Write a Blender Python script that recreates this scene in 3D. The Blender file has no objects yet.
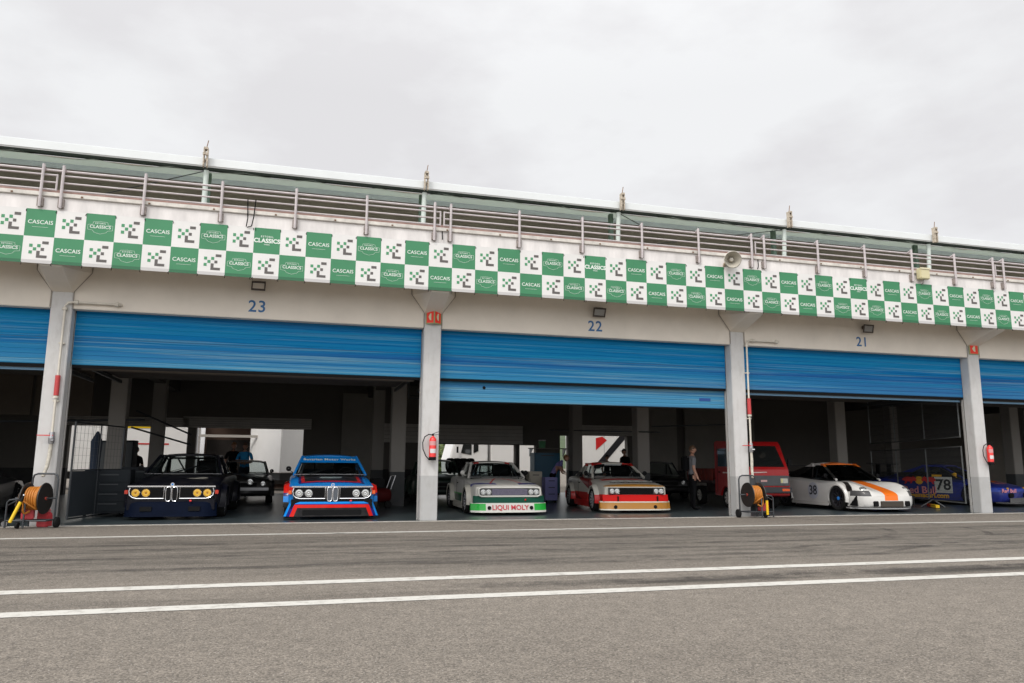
import bpy, bmesh, math, random
from mathutils import Vector, Matrix
R = math.radians
PI = math.pi
S = bpy.context.scene
COL = S.collection
random.seed(7)

# ------------------------------------------------------------------ camera
cam_d = bpy.data.cameras.new('camera')
cam_o = bpy.data.objects.new('camera', cam_d); COL.objects.link(cam_o)
cam_d.sensor_width = 36.0; cam_d.lens = 753.925 / 1024 * 36
cam_d.clip_end = 5000; cam_d.clip_start = 0.1
ya, pi_, ro = R(15.536), R(9.2453), R(0.3775)
fw = Vector((math.sin(ya) * math.cos(pi_), math.cos(ya) * math.cos(pi_), math.sin(pi_)))
r0 = Vector((math.cos(ya), -math.sin(ya), 0)); u0 = r0.cross(fw)
rr = math.cos(ro) * r0 + math.sin(ro) * u0
uu = -math.sin(ro) * r0 + math.cos(ro) * u0
M = Matrix((rr, uu, -fw)).transposed().to_4x4()
M.translation = Vector((0, -16, 1.18))
cam_o.matrix_world = M
S.camera = cam_o

# ------------------------------------------------------------------ world: overcast sky
w = bpy.data.worlds.new('World'); S.world = w; w.use_nodes = True
nt = w.node_tree; nt.nodes.clear()
def N(t, typ, **kw):
    n = t.nodes.new(typ)
    for k, v in kw.items(): setattr(n, k, v)
    return n
SUN_EL, SUN_AZ = 48.0, -42.0         # azimuth measured from -Y towards -X side
out = N(nt, 'ShaderNodeOutputWorld'); bg = N(nt, 'ShaderNodeBackground')
sky = N(nt, 'ShaderNodeTexSky', sky_type='NISHITA', sun_disc=False)
sky.sun_elevation = R(SUN_EL); sky.sun_rotation = R(222)
tc = N(nt, 'ShaderNodeTexCoord'); sep = N(nt, 'ShaderNodeSeparateXYZ')
nt.links.new(tc.outputs['Generated'], sep.inputs[0])
mapn = N(nt, 'ShaderNodeMapping'); mapn.inputs['Scale'].default_value = (1.0, 1.0, 2.2)
nt.links.new(tc.outputs['Generated'], mapn.inputs[0])
nz = N(nt, 'ShaderNodeTexNoise'); nz.inputs['Scale'].default_value = 2.9
nz.inputs['Detail'].default_value = 7; nz.inputs['Roughness'].default_value = 0.52
nt.links.new(mapn.outputs[0], nz.inputs['Vector'])
cr = N(nt, 'ShaderNodeValToRGB')
cr.color_ramp.elements[0].position = 0.40; cr.color_ramp.elements[0].color = (0.83, 0.82, 0.835, 1)
cr.color_ramp.elements[1].position = 0.56; cr.color_ramp.elements[1].color = (0.95, 0.955, 0.965, 1)
nt.links.new(nz.outputs['Fac'], cr.inputs[0])
# brighter towards the zenith, as an overcast sky is
mr = N(nt, 'ShaderNodeMapRange'); mr.inputs['From Min'].default_value = 0.45; mr.inputs['From Max'].default_value = 1.0
mr.inputs['To Min'].default_value = 1.0; mr.inputs['To Max'].default_value = 1.4
nt.links.new(sep.outputs['Z'], mr.inputs['Value'])
vm = N(nt, 'ShaderNodeVectorMath', operation='SCALE')
# and brightest in the thin cloud round the sun, which stands behind the camera
el, az = R(SUN_EL), R(SUN_AZ)
tosun = Vector((math.sin(az) * math.cos(el), -math.cos(az) * math.cos(el), math.sin(el)))
dt = N(nt, 'ShaderNodeVectorMath', operation='DOT_PRODUCT'); dt.inputs[1].default_value = tosun
nt.links.new(tc.outputs['Generated'], dt.inputs[0])
mr2 = N(nt, 'ShaderNodeMapRange'); mr2.interpolation_type = 'SMOOTHSTEP'
for k_, v_ in zip(('From Min', 'From Max', 'To Min', 'To Max'), (0.2, 1.0, 1.0, 2.6)): mr2.inputs[k_].default_value = v_
nt.links.new(dt.outputs['Value'], mr2.inputs['Value'])
mm_ = N(nt, 'ShaderNodeMath', operation='MULTIPLY'); nt.links.new(mr.outputs[0], mm_.inputs[0]); nt.links.new(mr2.outputs[0], mm_.inputs[1])
nt.links.new(cr.outputs[0], vm.inputs[0]); nt.links.new(mm_.outputs[0], vm.inputs['Scale'])
sc_ = N(nt, 'ShaderNodeVectorMath', operation='SCALE'); sc_.inputs['Scale'].default_value = 0.06
nt.links.new(sky.outputs[0], sc_.inputs[0])
mx = N(nt, 'ShaderNodeMix', data_type='RGBA'); mx.inputs[0].default_value = 0.08
nt.links.new(vm.outputs[0], mx.inputs[6]); nt.links.new(sc_.outputs[0], mx.inputs[7])
nt.links.new(mx.outputs[2], bg.inputs[0]); bg.inputs[1].default_value = 1.0
nt.links.new(bg.outputs[0], out.inputs[0])

# ------------------------------------------------------------------ sun (soft, behind thin cloud)
sd = bpy.data.lights.new('sun', 'SUN'); sd.energy = 1.2; sd.angle = R(11); sd.color = (1.0, 0.93, 0.84)
so = bpy.data.objects.new('sun', sd); COL.objects.link(so)
el, az = R(SUN_EL), R(SUN_AZ)
tosun = Vector((math.sin(az) * math.cos(el), -math.cos(az) * math.cos(el), math.sin(el)))
so.rotation_euler = tosun.to_track_quat('Z', 'Y').to_euler(); so.location = (-8, -14, 25)

S.view_settings.view_transform = 'Standard'; S.view_settings.look = 'None'
S.view_settings.exposure = 0.0; S.view_settings.gamma = 1.0
S.cycles.max_bounces = 6; S.cycles.diffuse_bounces = 3; S.cycles.transparent_max_bounces = 16

# ------------------------------------------------------------------ materials
def srgb(h):
    h = h.lstrip('#'); v = [int(h[i:i + 2], 16) / 255 for i in (0, 2, 4)]
    return tuple(((c / 12.92) if c <= 0.04045 else ((c + 0.055) / 1.055) ** 2.4) for c in v) + (1,)
MATS = {}
def mat(name, col, rough=0.6, metal=0.0, var=0.0, scale=3.0, bump=0.0, spec=0.5, emit=None, stretch=None, coat=0.0, alpha=None):
    if name in MATS: return MATS[name]
    m = bpy.data.materials.new(name); m.use_nodes = True; t = m.node_tree
    b = t.nodes['Principled BSDF']
    if isinstance(col, str): col = srgb(col)
    if len(col) == 3: col = tuple(col) + (1,)
    b.inputs['Base Color'].default_value = col; b.inputs['Roughness'].default_value = rough
    b.inputs['Metallic'].default_value = metal; b.inputs['Specular IOR Level'].default_value = spec
    b.inputs['Coat Weight'].default_value = coat
    if alpha is not None: b.inputs['Alpha'].default_value = alpha
    if emit: b.inputs['Emission Color'].default_value = col; b.inputs['Emission Strength'].default_value = emit
    if var or bump:
        c = N(t, 'ShaderNodeTexCoord'); mp = N(t, 'ShaderNodeMapping')
        if stretch: mp.inputs['Scale'].default_value = stretch
        t.links.new(c.outputs['Object'], mp.inputs[0])
        nn = N(t, 'ShaderNodeTexNoise'); nn.inputs['Scale'].default_value = scale; nn.inputs['Detail'].default_value = 6
        nn.inputs['Roughness'].default_value = 0.62
        t.links.new(mp.outputs[0], nn.inputs['Vector'])
        if var:
            r = N(t, 'ShaderNodeValToRGB')
            r.color_ramp.elements[0].position = 0.3; r.color_ramp.elements[1].position = 0.7
            r.color_ramp.elements[0].color = tuple(c_ * (1 - var) for c_ in col[:3]) + (1,)
            r.color_ramp.elements[1].color = tuple(min(1, c_ * (1 + var * 0.6)) for c_ in col[:3]) + (1,)
            t.links.new(nn.outputs['Fac'], r.inputs[0]); t.links.new(r.outputs[0], b.inputs['Base Color'])
        if bump:
            bp = N(t, 'ShaderNodeBump'); bp.inputs['Strength'].default_value = bump; bp.inputs['Distance'].default_value = 0.02
            t.links.new(nn.outputs['Fac'], bp.inputs['Height']); t.links.new(bp.outputs[0], b.inputs['Normal'])
    MATS[name] = m; return m

def zones(name, base, zs, rough=0.35, coat=0.25, metal=0.0, spec=0.22):
    """Paint scheme: list of (colour, [(a,b,c,d)...]) ; a*|x|+b*y+c*z > d for every plane. 'X' planes use signed x: (a,b,c,d,'s')."""
    if name in MATS: return MATS[name]
    m = bpy.data.materials.new(name); m.use_nodes = True; t = m.node_tree; b = t.nodes['Principled BSDF']
    b.inputs['Roughness'].default_value = rough; b.inputs['Coat Weight'].default_value = coat
    b.inputs['Coat Roughness'].default_value = 0.08; b.inputs['Metallic'].default_value = metal
    b.inputs['Specular IOR Level'].default_value = spec
    c = N(t, 'ShaderNodeTexCoord'); s = N(t, 'ShaderNodeSeparateXYZ'); t.links.new(c.outputs['Object'], s.inputs[0])
    ab = N(t, 'ShaderNodeMath', operation='ABSOLUTE'); t.links.new(s.outputs[0], ab.inputs[0])
    cm = N(t, 'ShaderNodeCombineXYZ'); t.links.new(ab.outputs[0], cm.inputs[0]); t.links.new(s.outputs[1], cm.inputs[1]); t.links.new(s.outputs[2], cm.inputs[2])
    base = srgb(base) if isinstance(base, str) else base
    rgb = N(t, 'ShaderNodeRGB'); rgb.outputs[0].default_value = base; cur = rgb.outputs[0]
    for colr, planes in zs:
        prod = None
        for p in planes:
            d = N(t, 'ShaderNodeVectorMath', operation='DOT_PRODUCT')
            src = c.outputs['Object'] if len(p) > 4 else cm.outputs[0]
            t.links.new(src, d.inputs[0]); d.inputs[1].default_value = p[:3]
            g = N(t, 'ShaderNodeMath', operation='GREATER_THAN'); g.inputs[1].default_value = p[3]
            t.links.new(d.outputs['Value'], g.inputs[0])
            if prod is None: prod = g.outputs[0]
            else:
                q = N(t, 'ShaderNodeMath', operation='MULTIPLY'); t.links.new(prod, q.inputs[0]); t.links.new(g.outputs[0], q.inputs[1]); prod = q.outputs[0]
        mxx = N(t, 'ShaderNodeMix', data_type='RGBA'); t.links.new(prod, mxx.inputs[0]); t.links.new(cur, mxx.inputs[6])
        mxx.inputs[7].default_value = srgb(colr) if isinstance(colr, str) else colr
        cur = mxx.outputs[2]
    # a little road dust
    nn = N(t, 'ShaderNodeTexNoise'); nn.inputs['Scale'].default_value = 5; nn.inputs['Detail'].default_value = 5
    t.links.new(c.outputs['Object'], nn.inputs['Vector'])
    r = N(t, 'ShaderNodeMapRange'); r.inputs['From Min'].default_value = 0.35; r.inputs['From Max'].default_value = 0.75
    r.inputs['To Min'].default_value = 0.0; r.inputs['To Max'].default_value = 0.10; t.links.new(nn.outputs['Fac'], r.inputs['Value'])
    mxx = N(t, 'ShaderNodeMix', data_type='RGBA'); t.links.new(r.outputs[0], mxx.inputs[0]); t.links.new(cur, mxx.inputs[6]); mxx.inputs[7].default_value = (0.2, 0.18, 0.15, 1)
    t.links.new(mxx.outputs[2], b.inputs['Base Color'])
    MATS[name] = m; return m

def glass(name, tint=(0.75, 0.8, 0.8), refl=0.12):
    if name in MATS: return MATS[name]
    m = bpy.data.materials.new(name); m.use_nodes = True; t = m.node_tree; t.nodes.clear()
    o = N(t, 'ShaderNodeOutputMaterial'); tr = N(t, 'ShaderNodeBsdfTransparent'); tr.inputs[0].default_value = tuple(tint) + (1,)
    gl = N(t, 'ShaderNodeBsdfGlossy'); gl.inputs['Roughness'].default_value = 0.03
    fr = N(t, 'ShaderNodeLayerWeight'); fr.inputs[0].default_value = 0.35
    pw = N(t, 'ShaderNodeMath', operation='POWER'); t.links.new(fr.outputs['Facing'], pw.inputs[0]); pw.inputs[1].default_value = 3.0
    ma = N(t, 'ShaderNodeMath', operation='MULTIPLY_ADD'); t.links.new(pw.outputs[0], ma.inputs[0]); ma.inputs[1].default_value = 0.6; ma.inputs[2].default_value = 0.035
    mm = N(t, 'ShaderNodeMixShader'); t.links.new(ma.outputs[0], mm.inputs[0]); t.links.new(tr.outputs[0], mm.inputs[1]); t.links.new(gl.outputs[0], mm.inputs[2])
    t.links.new(mm.outputs[0], o.inputs[0]); MATS[name] = m; return m

# ------------------------------------------------------------------ mesh helpers
class MB:
    def __init__(s): s.v = []; s.f = []; s.m = []
    def add(s, vs, fs, mi=0):
        o = len(s.v); s.v += [tuple(v) for v in vs]; s.f += [tuple(i + o for i in f) for f in fs]; s.m += [mi] * len(fs); return s
    def box(s, x0, x1, y0, y1, z0, z1, mi=0):
        return s.add([(x0, y0, z0), (x1, y0, z0), (x1, y1, z0), (x0, y1, z0), (x0, y0, z1), (x1, y0, z1), (x1, y1, z1), (x0, y1, z1)],
                     [(0, 3, 2, 1), (4, 5, 6, 7), (0, 1, 5, 4), (1, 2, 6, 5), (2, 3, 7, 6), (3, 0, 4, 7)], mi)
    def quad(s, a, b, c, d, mi=0): return s.add([a, b, c, d], [(0, 1, 2, 3)], mi)
    def tube(s, pts, r, n=8, mi=0, closed=False):
        pts = [Vector(p) for p in pts]; k = len(pts); rings = []
        rad = r if isinstance(r, (list, tuple)) else [r] * k
        prev = None
        for i, p in enumerate(pts):
            if closed: d = pts[(i + 1) % k] - pts[i - 1]
            else: d = pts[min(i + 1, k - 1)] - pts[max(i - 1, 0)]
            d.normalize()
            if prev is None:
                a = Vector((0, 0, 1)) if abs(d.z) < 0.9 else Vector((1, 0, 0)); u = d.cross(a).normalized()
            else:
                u = prev - d * prev.dot(d); u.normalize()
            prev = u; v = d.cross(u)
            rings.append([p + rad[i] * (math.cos(2 * PI * j / n) * u + math.sin(2 * PI * j / n) * v) for j in range(n)])
        vs = [q for rg in rings for q in rg]; fs = []
        for i in range(k if closed else k - 1):
            for j in range(n):
                a = i * n + j; b_ = i * n + (j + 1) % n; i2 = (i + 1) % k
                fs.append((a, b_, i2 * n + (j + 1) % n, i2 * n + j))
        if not closed:
            fs.append(tuple(reversed(range(n)))); fs.append(tuple((k - 1) * n + j for j in range(n)))
        return s.add(vs, fs, mi)
    def bar(s, p, q, wd, ht=None, mi=0, up=(0, 0, 1)):
        p = Vector(p); q = Vector(q); ht = ht or wd; d = (q - p).normalized(); up = Vector(up)
        if abs(d.dot(up)) > 0.98: up = Vector((0, 1, 0))
        u = d.cross(up).normalized(); v = u.cross(d)
        vs = [b + a_ * u * wd / 2 + c_ * v * ht / 2 for b in (p, q) for a_, c_ in ((-1, -1), (1, -1), (1, 1), (-1, 1))]
        return s.add(vs, [(0, 3, 2, 1), (4, 5, 6, 7), (0, 1, 5, 4), (1, 2, 6, 5), (2, 3, 7, 6), (3, 0, 4, 7)], mi)
    def lathe(s, prof, c=(0, 0, 0), axis='x', n=28, mi=0, a0=0.0, a1=2 * PI):
        """prof: list of (along, radius)."""
        full = abs((a1 - a0) - 2 * PI) < 1e-6; k = n if full else n + 1; vs = []
        for (t, r) in prof:
            for j in range(k):
                a = a0 + (a1 - a0) * j / n; ca, sa = r * math.cos(a), r * math.sin(a)
                p = {'x': (t, ca, sa), 'y': (ca, t, sa), 'z': (ca, sa, t)}[axis]
                vs.append((p[0] + c[0], p[1] + c[1], p[2] + c[2]))
        fs = []
        for i in range(len(prof) - 1):
            for j in range(n):
                j2 = (j + 1) % k
                fs.append((i * k + j, i * k + j2, (i + 1) * k + j2, (i + 1) * k + j))
        return s.add(vs, fs, mi)
    def disc(s, c, r, axis='y', t=0.01, n=24, mi=0, rx=None):
        rx = rx or r; vs = []
        for d in (0, t):
            for j in range(n):
                a = 2 * PI * j / n; ca, sa = rx * math.cos(a), r * math.sin(a)
                p = {'x': (d, ca, sa), 'y': (ca, d, sa), 'z': (ca, sa, d)}[axis]
                vs.append((p[0] + c[0], p[1] + c[1], p[2] + c[2]))
        fs = [tuple(range(n)), tuple(range(2 * n - 1, n - 1, -1))] + [(j, (j + 1) % n, n + (j + 1) % n, n + j) for j in range(n)]
        return s.add(vs, fs, mi)
    def prism(s, poly, a, b, axis='x', mi=0):
        n = len(poly)
        def P(u, v, t): return {'x': (t, u, v), 'y': (u, t, v), 'z': (u, v, t)}[axis]
        vs = [P(u, v, a) for u, v in poly] + [P(u, v, b) for u, v in poly]
        return s.add(vs, [tuple(range(n)), tuple(range(2 * n - 1, n - 1, -1))] + [(j, (j + 1) % n, n + (j + 1) % n, n + j) for j in range(n)], mi)
    def mesh(s, mb_mesh, M_, mi=0):
        return s.add([M_ @ v.co for v in mb_mesh.vertices], [tuple(p.vertices) for p in mb_mesh.polygons], mi)
    def data(s, name, mats, smooth=None, bevel=0):
        me = bpy.data.meshes.new(name); me.from_pydata(s.v, [], s.f)
        for m in (mats if isinstance(mats, (list, tuple)) else [mats]): me.materials.append(m)
        me.polygons.foreach_set('material_index', s.m)
        bm = bmesh.new(); bm.from_mesh(me); bmesh.ops.recalc_face_normals(bm, faces=bm.faces)
        if bevel:
            ed = [e for e in bm.edges if len(e.link_faces) == 2 and e.calc_face_angle(0) > 0.7]
            bmesh.ops.bevel(bm, geom=ed, offset=bevel, segments=2, affect='EDGES', clamp_overlap=True)
        bm.to_mesh(me); bm.free()
        if smooth:
            me.shade_smooth(); me.set_sharp_from_angle(angle=R(smooth))
        me.update(); return me
    def build(s, name, mats, parent=None, smooth=None, bevel=0, kind=None):
        o = bpy.data.objects.new(name, s.data(name, mats, smooth, bevel)); COL.objects.link(o)
        if parent: o.parent = parent
        if kind: o['kind'] = kind
        return o

def tag(o, label, cat, group=None):
    o['label'] = label; o['category'] = cat
    if group: o['group'] = group
    return o
def thing(name, label, cat, loc=(0, 0, 0), rz=0.0, group=None):
    o = bpy.data.objects.new(name, None); COL.objects.link(o); o.location = loc; o.rotation_euler = (0, 0, rz); o.empty_display_size = 0.2
    return tag(o, label, cat, group)
def kids(o): return [c for c in bpy.data.objects if c.parent == o]
def copy_tree(o, parent=None, label=None, loc=None, rz=None):
    c = o.copy(); COL.objects.link(c)
    if parent: c.parent = parent
    for ch in kids(o):
        if ch is not c: copy_tree(ch, c)
    if label: c['label'] = label
    if loc is not None: c.location = loc
    if rz is not None: c.rotation_euler = (0, 0, rz)
    return c

_TX = {}
def text_data(body, size=1.0, bold=0.0, align='CENTER', depth=0.0, shear=0.0, space=1.0):
    k = (body, size, bold, align, depth, shear, space)
    if k in _TX: return _TX[k]
    cu = bpy.data.curves.new('t', 'FONT'); cu.body = body; cu.size = size; cu.offset = bold; cu.align_x = align; cu.align_y = 'CENTER'
    cu.extrude = depth; cu.shear = shear; cu.space_character = space; cu.resolution_u = 3
    o = bpy.data.objects.new('t', cu); COL.objects.link(o)
    dg = bpy.context.evaluated_depsgraph_get(); me = bpy.data.meshes.new_from_object(o.evaluated_get(dg))
    bpy.data.objects.remove(o); bpy.data.curves.remove(cu); _TX[k] = me; return me
FRONT = Matrix.Rotation(R(90), 4, 'X')                        # text faces -Y
LEFT = Matrix.Rotation(R(-90), 4, 'Z') @ FRONT                # text faces -X
def lettering(name, body, size, m, parent, loc, base=FRONT, bold=0.0, depth=0.002, extra=None, shear=0.0, space=1.0):
    mb = MB(); MM = Matrix.Translation(loc) @ base
    if extra is not None: MM = MM @ extra
    mb.mesh(text_data(body, size, bold, 'CENTER', depth, shear, space), MM)
    return mb.build(name, m, parent)

# common materials
WHITEWALL = mat('painted_wall', (0.72, 0.665, 0.585), 0.75, var=0.09, scale=1.1, bump=0.08)
WHITE = mat('white_paint', (0.72, 0.71, 0.69), 0.5, var=0.05, scale=4)
DARKIN = mat('dark_interior', (0.05, 0.045, 0.04), 0.9, var=0.2, scale=1.5)
BLACK = mat('black_plastic', (0.006, 0.006, 0.0065), 0.6, spec=0.15)
BLACKG = mat('black_gloss', (0.006, 0.006, 0.007), 0.3, spec=.2, coat=0.1)
RUBBER = mat('rubber', (0.011, 0.011, 0.011), 0.85, var=0.2, scale=12, spec=0.2)
CHROME = mat('chrome', (0.75, 0.75, 0.76), 0.15, metal=1.0)
STEEL = mat('brushed_steel', (0.4, 0.4, 0.41), 0.35, metal=0.9, var=0.1, scale=8)
DSTEEL = mat('dark_steel', (0.05, 0.055, 0.06), 0.45, metal=0.4)
RED = mat('red_paint', (0.55, 0.012, 0.012), 0.35, coat=0.4)
YELLOW = mat('yellow_plastic', (0.75, 0.48, 0.01), 0.4)
ORANGE = mat('orange_hose', (0.46, 0.16, 0.015), 0.5, var=0.15, scale=20)
BLUETXT = mat('blue_number_paint', (0.02, 0.12, 0.30), 0.5)
GALV = mat('pinkish_grey_tube', (0.50, 0.455, 0.455), 0.5, var=0.15, scale=6)
GLASS = glass('car_glass')
LIGHTGL = mat('headlamp_glass', (0.55, 0.56, 0.55), 0.12, metal=0.6, coat=1.0)
AMBER = mat('amber_headlamp', (0.75, 0.42, 0.02), 0.25, coat=1.0)
ORANGEL = mat('orange_indicator', (0.75, 0.10, 0.01), 0.25, coat=0.6)
SKIN = mat('skin', (0.42, 0.22, 0.15), 0.55)

# ================================================================== SETTING
# ---------- asphalt
def asphalt_mat():
    m = bpy.data.materials.new('asphalt'); m.use_nodes = True; t = m.node_tree; b = t.nodes['Principled BSDF']
    b.inputs['Roughness'].default_value = 0.85; b.inputs['Specular IOR Level'].default_value = 0.3
    c = N(t, 'ShaderNodeTexCoord')
    def noise(scale, detail=4, st=None, rough=0.6, loc=None):
        mp = N(t, 'ShaderNodeMapping')
        if st: mp.inputs['Scale'].default_value = st
        if loc: mp.inputs['Location'].default_value = loc
        t.links.new(c.outputs['Object'], mp.inputs[0]); n = N(t, 'ShaderNodeTexNoise')
        n.inputs['Scale'].default_value = scale; n.inputs['Detail'].default_value = detail; n.inputs['Roughness'].default_value = rough
        t.links.new(mp.outputs[0], n.inputs['Vector']); return n.outputs['Fac']
    def mr(src, a, b_, c_, d):
        q = N(t, 'ShaderNodeMapRange'); t.links.new(src, q.inputs['Value'])
        for k, v in zip(('From Min', 'From Max', 'To Min', 'To Max'), (a, b_, c_, d)): q.inputs[k].default_value = v
        return q.outputs[0]
    def mul(a, b_):
        q = N(t, 'ShaderNodeMath', operation='MULTIPLY'); t.links.new(a, q.inputs[0])
        if isinstance(b_, float): q.inputs[1].default_value = b_
        else: t.links.new(b_, q.inputs[1])
        return q.outputs[0]
    vo = N(t, 'ShaderNodeTexVoronoi'); vo.inputs['Scale'].default_value = 88; t.links.new(c.outputs['Object'], vo.inputs['Vector'])
    vs_ = N(t, 'ShaderNodeSeparateColor'); t.links.new(vo.outputs['Color'], vs_.inputs[0])
    fine = mul(mul(mr(vs_.outputs[0], 0, 1, 0.58, 1.42), mr(noise(70, 2, rough=0.7), 0.32, 0.68, 0.7, 1.3)), mr(noise(20, 3, rough=0.7), 0.3, 0.7, 0.94, 1.06))
    mid = mr(noise(6, 5), 0.3, 0.7, 0.86, 1.12)
    big = mr(noise(0.35, 5, (0.5, 1.2, 1)), 0.3, 0.7, 0.9, 1.08)
    v = mul(mul(fine, mid), big)
    # rubbered lane between the painted lines: long streaks along X
    sp = N(t, 'ShaderNodeSeparateXYZ'); t.links.new(c.outputs['Object'], sp.inputs[0])
    st1 = mr(noise(1.0, 8, (0.30, 3.0, 1), 0.76), 0.44, 0.62, 0.0, 1.0)
    ln = mul(mr(sp.outputs[1], -7.7, -6.6, 0, 1), mr(sp.outputs[1], -3.2, -2.5, 1, 0))
    k1 = mr(mul(st1, ln), 0, 1, 1.0, 0.48)
    lane = mr(ln, 0, 1, 1.0, 0.88)
    # patchy dark oil band between the two near lines
    st2 = mr(noise(1.0, 7, (0.30, 2.4, 1), 0.7, (4, 1, 0)), 0.42, 0.54, 0.0, 1.0)
    ln2 = mul(mr(sp.outputs[1], -9.0, -8.7, 0, 1), mr(sp.outputs[1], -8.62, -8.35, 1, 0))
    k2 = mr(mul(mul(st2, ln2), mr(sp.outputs[0], -2, 5, 0.3, 1.0)), 0, 1, 1.0, 0.33)
    v = mul(mul(v, k1), mul(k2, lane))
    # pale aggregate chips
    chip = mr(noise(80, 1), 0.70, 0.74, 0.0, 0.28)
    rgb = N(t, 'ShaderNodeVectorMath', operation='SCALE'); rgb.inputs[0].default_value = (0.166, 0.145, 0.121); t.links.new(v, rgb.inputs['Scale'])
    ad = N(t, 'ShaderNodeVectorMath', operation='ADD'); t.links.new(rgb.outputs[0], ad.inputs[0])
    cm = N(t, 'ShaderNodeCombineXYZ')
    for i in range(3): t.links.new(chip, cm.inputs[i])
    t.links.new(cm.outputs[0], ad.inputs[1]); t.links.new(ad.outputs[0], b.inputs['Base Color'])
    bp = N(t, 'ShaderNodeBump'); bp.inputs['Strength'].default_value = 0.5; bp.inputs['Distance'].default_value = 0.006
    t.links.new(fine, bp.inputs['Height']); t.links.new(bp.outputs[0], b.inputs['Normal'])
    return m
MB().quad((-600, -500, 0), (600, -500, 0), (600, 900, 0), (-600, 900, 0)).build('asphalt_ground', asphalt_mat(), kind='structure')

LINEM = bpy.data.materials.new('worn_white_line'); LINEM.use_nodes = True
def _lm():
    t = LINEM.node_tree; b = t.nodes['Principled BSDF']; b.inputs['Roughness'].default_value = 0.7
    c = N(t, 'ShaderNodeTexCoord'); n = N(t, 'ShaderNodeTexNoise'); n.inputs['Scale'].default_value = 7; n.inputs['Detail'].default_value = 9; n.inputs['Roughness'].default_value = 0.78
    t.links.new(c.outputs['Object'], n.inputs['Vector'])
    r = N(t, 'ShaderNodeValToRGB'); r.color_ramp.elements[0].position = 0.34; r.color_ramp.elements[0].color = (0.28, 0.26, 0.23, 1)
    r.color_ramp.elements[1].position = 0.50; r.color_ramp.elements[1].color = (0.49, 0.475, 0.435, 1)
    t.links.new(n.outputs['Fac'], r.inputs[0]); t.links.new(r.outputs[0], b.inputs['Base Color'])
_lm()
def lane_line(y, wd, skew=0.0):
    mb = MB(); n = 160; x0, x1 = -60, 90; rnd = random.Random(int(y * 100))
    pa = pb = None
    for i in range(n + 1):
        x = x0 + (x1 - x0) * i / n; a = (x, y - wd / 2 + rnd.uniform(-.008, .008) + skew * x, 0.004); b = (x, y + wd / 2 + rnd.uniform(-.008, .008) + skew * x, 0.004)
        if pa: mb.quad(pa, a, b, pb)
        pa, pb = a, b
    return mb.build('painted_line', LINEM, kind='structure')
lane_line(-2.48, 0.17); lane_line(-7.93, 0.22); lane_line(-9.08, 0.21)

# ---------- garage floor (slightly glossy grey-green paint) with pale threshold strip
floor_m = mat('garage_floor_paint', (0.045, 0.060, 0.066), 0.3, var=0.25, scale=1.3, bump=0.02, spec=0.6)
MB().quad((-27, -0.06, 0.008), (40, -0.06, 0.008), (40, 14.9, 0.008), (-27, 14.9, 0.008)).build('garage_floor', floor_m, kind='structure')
thr_m = mat('threshold_concrete', (0.42, 0.40, 0.36), 0.8, var=0.25, scale=6)
MB().box(-27, 40, -0.16, -0.064, -0.02, 0.012).build('threshold_strip', thr_m, kind='structure')
# faint tyre marks swept across the lane
SKID = bpy.data.materials.new('tyre_mark_rubber'); SKID.use_nodes = True
def _sk():
    t = SKID.node_tree; b = t.nodes['Principled BSDF']; b.inputs['Base Color'].default_value = (0.055, 0.048, 0.043, 1); b.inputs['Roughness'].default_value = 0.8
    c = N(t, 'ShaderNodeTexCoord'); n = N(t, 'ShaderNodeTexNoise'); n.inputs['Scale'].default_value = 1.6; n.inputs['Detail'].default_value = 9; n.inputs['Roughness'].default_value = 0.78
    t.links.new(c.outputs['Object'], n.inputs['Vector']); r = N(t, 'ShaderNodeMapRange')
    for k, v in zip(('From Min', 'From Max', 'To Min', 'To Max'), (0.42, 0.66, 0.0, 0.5)): r.inputs[k].default_value = v
    t.links.new(n.outputs['Fac'], r.inputs['Value']); t.links.new(r.outputs[0], b.inputs['Alpha'])
_sk()
def skid(pts, wd, z):
    mb = MB(); n = 40; P = []
    for i in range(n + 1):
        u = i / n * (len(pts) - 1); k = min(int(u), len(pts) - 2); f = u - k
        p0 = pts[max(k - 1, 0)]; p1 = pts[k]; p2 = pts[k + 1]; p3 = pts[min(k + 2, len(pts) - 1)]
        P.append(Vector([0.5 * (2 * p1[j] + (p2[j] - p0[j]) * f + (2 * p0[j] - 5 * p1[j] + 4 * p2[j] - p3[j]) * f * f + (3 * p1[j] - p0[j] - 3 * p2[j] + p3[j]) * f ** 3) for j in (0, 1)] + [z]))
    pr = None
    for i, p in enumerate(P):
        d = (P[min(i + 1, n)] - P[max(i - 1, 0)]).normalized(); s_ = Vector((-d.y, d.x, 0)) * wd / 2
        if pr: mb.quad(pr[0], p - s_, p + s_, pr[1])
        pr = (p - s_, p + s_)
    return mb
k_ = 0
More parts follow.
